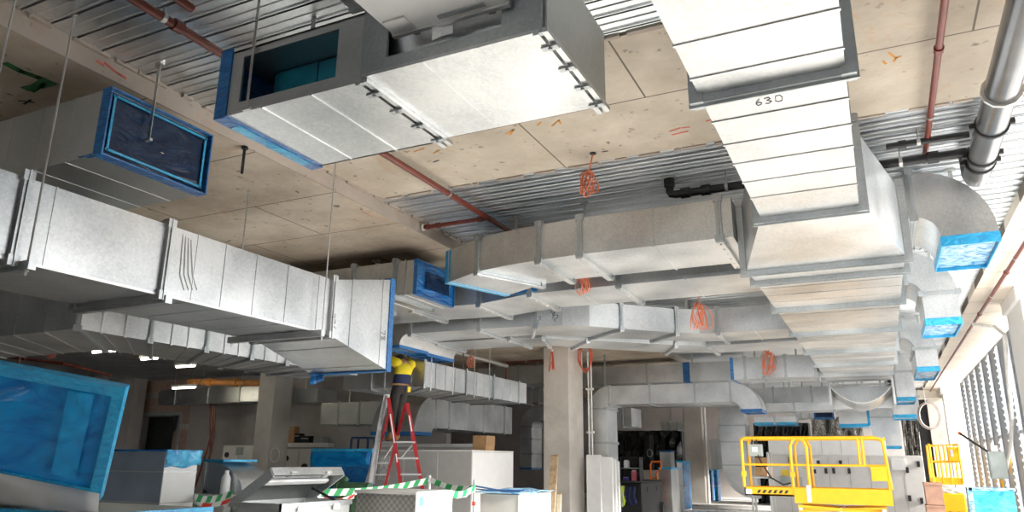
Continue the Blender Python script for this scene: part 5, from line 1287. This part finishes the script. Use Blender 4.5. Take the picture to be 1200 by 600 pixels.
for (px, py_px) in ((968, 551), (977, 551), (995, 551), (1063, 550), (1076, 543), (1066, 583), (1080, 589), (926, 538), (933, 538), (985, 542), (959, 542)):
    c = at(px, min(py_px, 586), Y=Y); MB().box(c.x-.04, c.x+.04, Y-.05, Y, c.z-.10, c.z+.06).build('door_handle', 'black_plastic', ah3)
c = at(1053, 544, Y=Y); MB().box(c.x-.18, c.x+.18, Y-.05, Y, c.z-.16, c.z+.16).build('viewing_port', 'white_metal', ah3)
c = at(954, 542, Y=Y); MB().box(c.x-.10, c.x+.14, Y-.03, Y, c.z-.03, c.z+.12).build('switch_box', 'white_metal', ah3)
c = at(953, 550, Y=Y); MB().box(c.x-.08, c.x+.08, Y-.008, Y, c.z-.12, c.z).build('data_plate', 'navy_cloth', ah3)
c = at(920, 554, Y=Y); MB().box(c.x-.10, c.x+.10, Y-.008, Y, c.z-.09, c.z+.09).build('warning_label', 'sticker_yellow', ah3)
c = at(920, 564, Y=Y); MB().disc((c.x, Y-.03, c.z), (0, 1, 0), .15, .06, 18).disc((c.x, Y-.06, c.z), (0, 1, 0), .06, .05, 12).build('gauge', 'panel_grey', ah3)
c = at(936, 561, Y=Y); MB().box(c.x-.1, c.x+.1, Y-.008, Y, c.z-.22, c.z+.05).build('access_plate', 'cabinet_grey', ah3)
# stacked cartons behind the control box
for i, (a, b_, t_, b2, lab) in enumerate(((884, 899, 536, 543, 'brown carton, upper of two behind the lift controls'), (884, 899, 547, 558, 'brown carton, lower of two behind the lift controls'))):
    p, q = at(a, t_, Y=21), at(b_, b2, Y=21)
    if i == 0: ptop = p
    t = thing('carton', lab, 'carton', ((p.x+q.x)/2, 21.2, q.z), None); MB().box(p.x, q.x, 21.05, 21.47, q.z, p.z).build('box_body', 'cardboard', t); MB().box((p.x+q.x)/2-.03, (p.x+q.x)/2+.03, 21.046, 21.474, p.z-.1, p.z+.003).build('packing_tape', 'pallet_brown', t)
sh = thing('storage_rack', 'steel rack holding brown cartons, behind the left end of the lift', 'rack', (at(890, 570, Y=21.2).x, 21.3, 0))
xa, xb = at(879, 560, Y=21).x, at(903, 560, Y=21).x
for py_px in (543.2, 558.2, 573): zz = at(890, py_px, Y=21).z; MB().box(xa, xb, 20.97, 21.55, zz-.05, zz-.005).build('shelf', 'galvanised_darker', sh)
for xx in (xa, xb-.05):
    for yy in (20.97, 21.5): MB().box(xx, xx+.05, yy, yy+.05, 0, at(890, 530, Y=21).z).build('leg', 'galvanised_darker', sh)

# --- pink crates, second lift, blue box, electrical post at the right
Y = 22.4
p, q = at(1083, 566, Y=Y), at(1107, 592, Y=Y)
t = thing('crate', 'upper pinkish board crate between the pale unit and the far lift', 'crate', ((p.x+q.x)/2, Y+.3, q.z)); MB().box(p.x, q.x, Y, Y+.7, q.z, p.z).build('crate_body', 'pink_board', t); MB().box(p.x-.01, q.x+.01, Y-.01, Y+.7, p.z-.05, p.z+.01).build('lid', 'pink_board', t)
t = thing('crate', 'lower pinkish board crate under the upper one, beside the pale unit', 'crate', ((p.x+q.x)/2, Y+.3, 0)); MB().box(p.x-.02, q.x, Y-.02, Y+.72, 0, q.z-.012).build('crate_body', 'pink_board', t); MB().box(p.x-.03, q.x+.01, Y-.03, Y+.73, q.z-.06, q.z-.012).build('lid', 'pink_board', t)
Y = 25.2
x0, x1 = at(1094, 560, Y=Y).x, at(1128, 560, Y=Y).x
x1 = min(x1, 2.28)
zz = lambda py_px: at(1110, py_px, Y=Y).z
sl2 = thing('scissor_lift', 'small lowered yellow scissor lift by the bright right wall', 'scissor lift', ((x0+x1)/2, Y+.8, 0))
for yy in (Y, Y+1.5):
    MB().tube([(x0, yy, zz(566)), (x0, yy, zz(522)), (x1, yy, zz(520)), (x1, yy, zz(566))], .035, 8).tube([(x0, yy, zz(541)), (x1, yy, zz(541))], .03, 8).build('guard_rail', 'yellow_paint', sl2)
    for f in (.33, .62): MB().tube([(x0+(x1-x0)*f, yy, zz(521)), (x0+(x1-x0)*f, yy, zz(566))], .025, 8).build('upright', 'yellow_paint', sl2)
for xx in (x0, x1): MB().tube([(xx, Y, zz(521)), (xx, Y+1.5, zz(521))], .03, 8).build('end_rail', 'yellow_paint', sl2)
MB().box(x0, x1, Y-.02, Y+1.52, zz(568), zz(560)).build('platform_deck', 'yellow_paint', sl2)
MB().box(x0+(x1-x0)*.62, x1-.03, Y-.05, Y, zz(540), zz(524)).build('control_box', 'yellow_paint', sl2)
MB().box(x0+(x1-x0)*.70, x1-.15, Y-.055, Y-.05, zz(535), zz(527)).build('sticker', 'white_card', sl2)
mb = MB()
for k in range(2): mb.bar((x0+.2, Y+.05, zz(569)-.02-k*.1), (x1-.05, Y+.05, zz(577)-k*.1), .05, .08, (0, 1, 0)).bar((x0+.2, Y+.1, zz(577)-k*.1), (x1-.05, Y+.1, zz(569)-.02-k*.1), .05, .08, (0, 1, 0))
mb.build('scissor_arm', 'cabinet_white', sl2)
MB().box(x0+.15, x1, Y, Y+1.5, .18, zz(578)).build('chassis', 'yellow_paint', sl2, bevel=.03)
for xx in (x0+.3, x1-.2): MB().disc((xx, Y+.02, .17), (0, 1, 0), .17, .12, 16).build('wheel', 'black_rubber', sl2)
x0, x1, y0, y1, z = cb(1188, 574, 11.6, 1135, 1196)
x1 = min(x1, 2.2); y1 = y0+.55
t = thing('duct_piece', 'duct piece with cyan film over its front, at the bottom right corner', 'duct piece', ((x0+x1)/2, (y0+y1)/2, 0))
MB().box(x0, x1, y0, y1, 0, z).build('duct_section', 'galvanised', t)
MB().box(x0, x1, y0-.02, y0, .02, z-.02).build('end_film', 'film_cyan', t)
MB().box(x0-.02, x0+.05, y0-.03, y0, 0, z+.02).box(x0, x1+.02, y0-.03, y1, z-.02, z+.02).build('sealing_tape', 'film_pale', t)
D = 12.6
p, q = at(1157, 529, D=D), at(1180, 561, D=D)
t = thing('switch_box', 'grey electrical box on a slim post in front of the louvres', 'electrical box', ((p.x+q.x)/2, p.y, 0))
MB().box(p.x, q.x, p.y, p.y+.18, q.z, p.z).build('box_body', 'panel_grey', t, bevel=.01)
MB().box(p.x+.02, q.x-.02, p.y-.012, p.y, q.z+.03, p.z-.03).build('box_door', 'panel_grey', t)
for xx in (q.x-.12, q.x-.03): MB().box(xx, xx+.04, p.y+.19, p.y+.23, 0, q.z+.25).build('post', 'galvanised', t)
MB().box(p.x+.06, p.x+.16, p.y, p.y+.08, p.z, p.z+.10).build('cable_gland', 'white_conduit', t)
MB().tube([(q.x-.1, p.y+.16, q.z), (q.x-.08, p.y+.1, q.z-.25), (q.x-.12, p.y+.1, q.z-.6)], .02, 6).build('yellow_lead', 'yellow_paint', t)
MB().box(q.x-.16, q.x+.0, p.y+.1, p.y+.18, .9, .96).build('clip', 'yellow_paint', t)
p, q = at(1125, 508, D=13.6), at(1157, 529, D=12.7)
t = thing('bracing_bar', 'thin dark bar sloping down to the grey electrical box', 'bar', q); MB().tube([p, q], .02, 6).build('bar', 'black_plastic', t); MB().disc(p, (q-p), .03, .05, 8).build('end_fitting', 'orange_paint', t)
pts = [at(1140, 380, Y=16.5), at(1166, 383, Y=16.3), at(1177, 392, Y=15.8), at(1181, 440, X=2.18), at(1186, 490, X=2.18), at(1184, 530, X=2.18), at(1178, 555, X=2.18)]
t = thing('white_cable', 'thick white cable hanging in a long curve before the louvres', 'cable', pts[-1]); MB().tube(pts, .035, 8).build('cable', 'white_conduit', t); MB().tube([pts[-2]+V((0, -.03, 0)), pts[-1]+V((.1, -.04, 0))], .02, 6).build('yellow_tie', 'yellow_paint', t)

# --- foil wrapped and black wrapped plant in the background
def lump(label, pxl, pxr, pyt, pyb, Y, mat, name, cat, dep=.6, amp=.12):
    p, q = at(pxl, pyt, Y=Y), at(pxr, pyb, Y=Y); t = thing(name, label, cat, ((p.x+q.x)/2, Y, 0))
    zb = 0
    rnd = random.Random(pxl); ph = rnd.random()*6
    MB().box(p.x, q.x, Y+.12, Y+dep, zb, p.z).build('core', 'dark_void', t)
    MB().grid((p.x, Y, zb), (q.x, Y, zb), (q.x, Y, p.z), (p.x, Y, p.z), 40, 20, lambda u, v_: V((0, amp*(math.sin(17*u+5*v_+ph)*math.sin(11*v_+3*u)+.5*math.sin(41*u-13*v_))*.5, 0))).build('wrapping', mat, t, smooth=False)
lump('crumpled silver foil insulation behind the yellow lift rail', 950, 1012, 489, 517, 31, 'foil', 'foil_insulation', 'insulation', 1.0, .3)
lump('crumpled silver foil insulation strip beside the dark reveal at the right', 1056, 1081, 487, 536, 30, 'foil', 'foil_insulation', 'insulation', 1.0, .3)
lump('black film wrapped plant between middle column and distant column', 717, 800, 505, 548, 33.5, 'black_film', 'wrapped_plant', 'plant', 1.2, .4)
lump('black film wrapped plant under the far right ducts, above the lift rail', 882, 948, 496, 515, 32, 'black_film', 'wrapped_plant', 'plant', 1.0, .3)
p, q = at(757, 510, Y=33), at(766, 548, Y=33)
t = thing('fan_unit', 'tall black fan unit with a grey ring, in front of the black wrapped plant', 'fan', ((p.x+q.x)/2, 33, 0)); MB().box(p.x, q.x, 32.6, 33.2, 0, p.z).build('casing', 'hazard_black', t, bevel=.02)
c = at(761.5, 531, Y=32.6); MB().tube([c+V((.12*math.cos(a*math.pi/8), -.01, .16*math.sin(a*math.pi/8))) for a in range(16)], .02, 6, True).build('ring', 'panel_grey', t)
p = at(722, 549, Y=32); q = at(815, 549, Y=32)
t = thing('air_handler', 'low white unit far off behind the black chest', 'air handling unit', ((p.x+q.x)/2, 32, 0)); MB().box(p.x, q.x, 32, 32.5, 0, p.z-.05).build('casing', 'cabinet_white', t, bevel=.01)
for f in (.25, .5, .75): MB().box(p.x+(q.x-p.x)*f, p.x+(q.x-p.x)*f+.03, 31.99, 32, .1, p.z-.15).build('panel_joint', 'cabinet_grey', t)
# concrete kerb of the raised floor strip
structure('trim_9', MB().box(-8.5, -3.2, 29.6, 34, 0, .06), 'floor_concrete')
# blue step stool far behind the ladder
p, q = at(414, 512, Y=19.6), at(432, 530, Y=19.6)
t = thing('work_platform', 'small dark blue trestle far left of the ladder', 'trestle', ((p.x+q.x)/2, 19.6, 0))
MB().box(p.x, q.x, 19.5, 19.9, p.z-.06, p.z).build('platform', 'dark_blue_paint', t)
for (xx, dx) in ((p.x, -.08), (q.x, .08)):
    for yy in (19.52, 19.88): MB().bar((xx, yy, p.z-.06), (xx+dx, yy, 0), .05, .05).build('leg', 'dark_blue_paint', t)

# --- red step ladder
def L3(px, py_px, D): return at(px, py_px, D=D)
FD, RD = 12.7, 13.5
def ext_to_floor(a, b_):
    d = b_-a; return a + d*(a.z/(-d.z))
fl0, fl1 = L3(455, 466, FD), L3(470, 570, FD); fr0, fr1 = L3(477, 472, FD+.05), L3(494.5, 570, FD+.05)
flb, frb = ext_to_floor(fl0, fl1), ext_to_floor(fr0, fr1)
rl0, rl1 = L3(457, 480, RD-.65), L3(433, 566, RD); rrb0, rr1 = L3(475, 474, RD-.65), L3(452, 566, RD)
rlb, rrb = ext_to_floor(rl0, rl1), ext_to_floor(rrb0, rr1)
ld_ = thing('step_ladder', 'red fibreglass step ladder with pale treads that the worker stands on', 'ladder', (flb+frb+rlb+rrb)/4)
sx = (fr0-fl0).normalized()
for (a, b_) in ((fl0, flb), (fr0, frb)): MB().bar(a, b_, .055, .065, sx).build('front_rail', 'ladder_red', ld_)
for (a, b_) in ((rl0, rlb), (rrb0, rrb)): MB().bar(a, b_, .045, .05, sx).build('rear_rail', 'ladder_red', ld_)
def on(a, b_, z): return a + (b_-a)*((z-a.z)/(b_.z-a.z))
zs = [L3(470, 517, FD).z, L3(478, 536, FD).z, L3(481, 554, FD).z]; st = zs[0]-zs[1]
zz = zs[0]; k = 0
while zz > .2:
    a, b_ = on(fl0, flb, zz), on(fr0, frb, zz); back = (on(rl0, rlb, zz)-a); back.z = 0; back = back.normalized()
    MB().hexa([a-back*.05+V((0, 0, -.03)), b_-back*.05+V((0, 0, -.03)), b_+back*.10+V((0, 0, -.03)), a+back*.10+V((0, 0, -.03)), a-back*.05, b_-back*.05, b_+back*.10, a+back*.10]).build('tread', 'aluminium', ld_)
    zz -= st
for zz in (zs[1]-.1, zs[2]-.05, .4):
    MB().bar(on(rl0, rlb, zz), on(rrb0, rrb, zz), .03, .03).build('rear_brace', 'aluminium', ld_)
# platform where he stands
pz = zs[0]
a, b_, c_, d_ = on(fl0, flb, pz), on(fr0, frb, pz), on(rrb0, rrb, pz), on(rl0, rlb, pz)
MB().hexa([p+V((0, 0, -.03)) for p in (a, b_, c_, d_)]+[a, b_, c_, d_]).build('standing_platform', 'aluminium', ld_)
for (u, w_) in ((a, d_), (b_, c_)): MB().bar(u+V((0, 0, -.02)), w_.lerp(u, .3)+V((0, 0, -.28)), .02, .02).build('spreader', 'aluminium', ld_)
for (a1, b1, f0, f1) in ((fl0, flb, .10, .28), (fr0, frb, .08, .18), (fl0, flb, .35, .40)): MB().bar(a1.lerp(b1, f0)+V((.0, -.0, 0))-FW*.03, a1.lerp(b1, f1)-FW*.03, .06, .02, sx).build('rail_plate', 'white_metal', ld_)
for p in (flb, frb, rlb, rrb): MB().box(p.x-.05, p.x+.05, p.y-.05, p.y+.05, 0, .06).build('rubber_foot', 'black_rubber', ld_)
# clear plastic sheet hung on its left
p0, p1, p2, p3 = L3(427, 568, 13.2), L3(438, 567, 13.2), L3(456, 463, 12.9), L3(451, 463, 12.9)
t = thing('plastic_sheet', 'clear plastic sheet hanging down the left side of the red ladder', 'plastic sheet', p0)
MB().grid(p0, p1, p2, p3, 6, 24, lambda u, v_: V((0, .05*math.sin(9*u+4*v_), 0))).build('sheet', 'clear_plastic', t, smooth=True, solid=.004)
MB().tube([p3, p2], .02, 6).build('gathered_edge', 'white_metal', t)
# ================================================================== PERSON on the ladder
def skin_mesh(name, nodes, edges, mat, parent, sub=2, root=0):
    o0 = wloc(parent) if parent else V((0, 0, 0))
    me = bpy.data.meshes.new(name)
    me.from_pydata([tuple(V(n_[0])-o0) for n_ in nodes], edges, [])
    o = bpy.data.objects.new(name, me); C.objects.link(o)
    if parent: o.parent = parent
    md = o.modifiers.new('skin', 'SKIN'); md.use_smooth_shade = True
    if not me.skin_vertices: 
        bm = bmesh.new(); bm.from_mesh(me); bm.verts.layers.skin.verify(); bm.to_mesh(me); bm.free()
    for i, n_ in enumerate(nodes):
        r = n_[1]; me.skin_vertices[0].data[i].radius = r if isinstance(r, tuple) else (r, r); me.skin_vertices[0].data[i].use_root = (i == root)
    sd = o.modifiers.new('sub', 'SUBSURF'); sd.levels = sub; sd.render_levels = sub
    me.materials.append(M[mat]); return o
foot = (a+b_+c_+d_)/4; foot.z = pz
rt = RR.copy(); rt.z = 0; rt.normalize(); fw = FW.copy(); fw.z = 0; fw.normalize()
rt, fw = rt*math.cos(.75)+fw*math.sin(.75), fw*math.cos(.75)-rt*math.sin(.75)
feet_c = at(459, 515, D=13.0); base = V((feet_c.x, feet_c.y, pz))
def B(r, f, z): return base + rt*r + fw*f + V((0, 0, z))
J = dict(pel=B(.12, .0, .93), sp=B(.15, .0, 1.10), ch=B(.19, .0, 1.30), nk=B(.20, .05, 1.42), hd=B(.20, .15, 1.43), ht=B(.20, .22, 1.45),
         lh=B(.04, .0, .89), lk=B(.02, .04, .50), la=B(-.02, .0, .09), lt=B(-.03, .15, .03), rh=B(.20, .0, .89), rk=B(.16, .05, .50), ra=B(.12, .02, .09), rtoe=B(.13, .17, .03),
         ls=B(.04, .02, 1.38), le=B(-.04, .20, 1.47), lw=B(.04, .40, 1.44), lhd=B(.06, .47, 1.45),
         rs=B(.35, .02, 1.38), re=B(.42, .20, 1.46), rw=B(.33, .40, 1.43), rhd=B(.31, .47, 1.44))
keys = list(J)
R_ = dict(pel=(.12, .09), sp=(.10, .075), ch=(.12, .085), nk=.055, hd=.085, ht=.075, lh=.085, lk=.06, la=.042, lt=.035, rh=.085, rk=.06, ra=.042, rtoe=.035,
          ls=.058, le=.043, lw=.028, lhd=.030, rs=.058, re=.043, rw=.028, rhd=.030)
E_ = [('pel', 'sp'), ('sp', 'ch'), ('ch', 'nk'), ('nk', 'hd'), ('hd', 'ht'), ('pel', 'lh'), ('lh', 'lk'), ('lk', 'la'), ('la', 'lt'), ('pel', 'rh'), ('rh', 'rk'), ('rk', 'ra'), ('ra', 'rtoe'),
      ('ch', 'ls'), ('ls', 'le'), ('le', 'lw'), ('lw', 'lhd'), ('ch', 'rs'), ('rs', 're'), ('re', 'rw'), ('rw', 'rhd')]
nodes = [(J[k], R_[k]) for k in keys]; edges = [(keys.index(x), keys.index(y)) for x, y in E_]
# five fingers and a thumb side per hand, rooted in the palm
for hd, wr_, s_ in (('lhd', 'lw', 1), ('rhd', 'rw', -1)):
    up = (J[hd]-J[wr_]).normalized(); hi = keys.index(hd)
    for k, (off, ln_) in enumerate(((-.030, .060), (-.010, .075), (.010, .072), (.030, .055))):
        i0 = len(nodes); p1 = J[hd]+rt*off*1.1+up*.035; p2 = p1+up*ln_*.55; p3 = p2+up*ln_*.35+fw*.03
        nodes += [(p1, .0105), (p2, .0095), (p3, .008)]; edges += [(hi, i0), (i0, i0+1), (i0+1, i0+2)]
    i0 = len(nodes); p1 = J[hd]+rt*s_*.045-up*.005; nodes += [(p1, .012), (p1+rt*s_*.02+up*.04, .010)]; edges += [(hi, i0), (i0, i0+1)]
pers = skin_mesh('person', nodes, edges, 'skin', None, 2, 0)
tag(pers, 'worker in a yellow and navy shirt and dark trousers, reaching up on the red ladder', 'person')
def inflate(ks, g): return [(J[k] if isinstance(k, str) else k[0], (tuple(x+g for x in R_[k]) if isinstance(R_[k], tuple) else R_[k]+g) if isinstance(k, str) else k[1]) for k in ks]
def torso(name, mat, prof):
    """loose shirt panel: elliptical rings around the spine"""
    n = 20; rings = []
    for (a_, b2, f, rx, ry) in prof:
        c = J[a_].lerp(J[b2], f)
        rings.append([c + rt*math.cos(2*math.pi*k/n)*(rx+.008*math.sin(5*k+7*f)) + fw*math.sin(2*math.pi*k/n)*(ry+.006*math.sin(3*k+f*9)) for k in range(n)])
    return MB().loft(rings).build(name, mat, pers, smooth=True)
torso('shirt_lower', 'navy_cloth', [('pel', 'sp', -.15, .155, .115), ('pel', 'sp', .3, .158, .118), ('sp', 'ch', 0, .155, .118), ('sp', 'ch', .40, .160, .12), ('sp', 'ch', .55, .155, .115)])
torso('shirt_upper', 'hi_vis_yellow', [('sp', 'ch', .38, .165, .124), ('sp', 'ch', .6, .172, .128), ('sp', 'ch', .95, .182, .13), ('ch', 'nk', .45, .175, .125), ('ch', 'nk', .75, .11, .09), ('ch', 'nk', .98, .07, .07)])
for s3 in (('ls', 'le', 'lw'), ('rs', 're', 'rw')):
    a3, b3, c3 = [J[k] for k in s3]; inn = a3.lerp(J['ch'], .35)
    MB().tube([inn, a3, a3.lerp(b3, .5), b3, b3.lerp(c3, .45), b3.lerp(c3, .85)], [.085, .092, .078, .068, .058, .05], 14).build('sleeve', 'hi_vis_yellow', pers, smooth=True)
skin_mesh('trousers', [(J['pel']+V((0, 0, .10)), (.175, .13)), (J['pel'], (.17, .13)), (J['lh'], .102), (J['lk'], .082), (J['la']+V((0, 0, .04)), .066), (J['rh'], .102), (J['rk'], .082), (J['ra']+V((0, 0, .04)), .066)], [(0, 1), (1, 2), (2, 3), (3, 4), (1, 5), (5, 6), (6, 7)], 'dark_cloth', pers)
MB().tube([J['pel']+V((0, 0, .06))+(rt*math.cos(x*math.pi/10)*.162+fw*math.sin(x*math.pi/10)*.122) for x in range(20)], .018, 6, True).build('belt', 'boot_leather', pers)
MB().obox(J['pel']+rt*.10-fw*.13+V((0, 0, -.02)), rt*.035, fw*.02, V((0, 0, .05))).build('tape_pouch', 'sticker_yellow', pers, bevel=.01)
for s_, t_ in (('la', 'lt'), ('ra', 'rtoe')):
    skin_mesh('boot', [(J[s_]+V((0, 0, .08)), .062), (J[s_]-V((0, 0, .03)), .058), (J[t_]+V((0, 0, .015)), (.05, .042))], [(0, 1), (1, 2)], 'boot_leather', pers, 2, 0)
MB().sphere(J['hd']+V((0, 0, .015)), .112, 14, 10, (.88, .95, 1.05)).build('hair', 'hair', pers, smooth=True)
# face on the far side of the head, looking up at the duct mouth
MB().sphere(J['hd']+fw*.105+V((0, 0, .005)), .018, 8, 6, (.8, 1.2, 1.4)).build('nose', 'skin', pers, smooth=True)
for s_ in (-1, 1):
    MB().sphere(J['hd']+fw*.085+rt*s_*.035+V((0, 0, .03)), .013, 8, 6).build('eye', 'white_metal', pers, smooth=True)
    MB().sphere(J['hd']+rt*s_*.098, .028, 8, 6, (.4, .7, 1.1)).build('ear', 'skin', pers, smooth=True)
MB().tube([J['hd']+fw*.092+rt*x*.012+V((0, 0, -.045-.003*abs(x))) for x in (-2, -1, 0, 1, 2)], .006, 6).build('mouth', 'pink_plastic', pers)

# groups of like things
GR = {'supply_duct': None, 'cross_duct': 'cross ducts running left from the wide main duct', 'takeoff_elbow': 'take-off elbows right of the wide main duct', 'cornering_duct': 'ducts turning a square corner at the left',
      'hanger_rod': 'hanger rods under the ceiling', 'hanger_strap': 'flat hanger straps', 'sprinkler_pipe': 'red sprinkler pipes', 'cable_coil': 'hanging cable bundles', 'barrier_tape': 'barrier tapes on the floor area',
      'barrier_post': 'barrier posts', 'duct_piece': 'loose duct pieces stored on the floor', 'metal_stud': 'loose aluminium studs', 'timber_plank': 'timber leaning on the middle column', 'concrete_column': 'concrete columns of the hall',
      'air_handler': 'air handling units on the floor', 'site_box': 'site tool boxes', 'scissor_lift': 'yellow scissor lifts', 'crate': 'pinkish crates', 'turned_down_elbow': 'turned down duct mouths', 'bending_duct': 'ducts with a rounded bend',
      'foil_insulation': 'crumpled silver foil', 'wrapped_plant': 'black film wrapped plant', 'branch_duct': 'branch ducts with filmed ends', 'conduit_riser': 'conduits beside columns'}
for o in bpy.data.objects:
    if o.parent is None and 'label' in o and 'group' not in o:
        k = o.name.split('.')[0]
        if GR.get(k): o['group'] = GR[k]
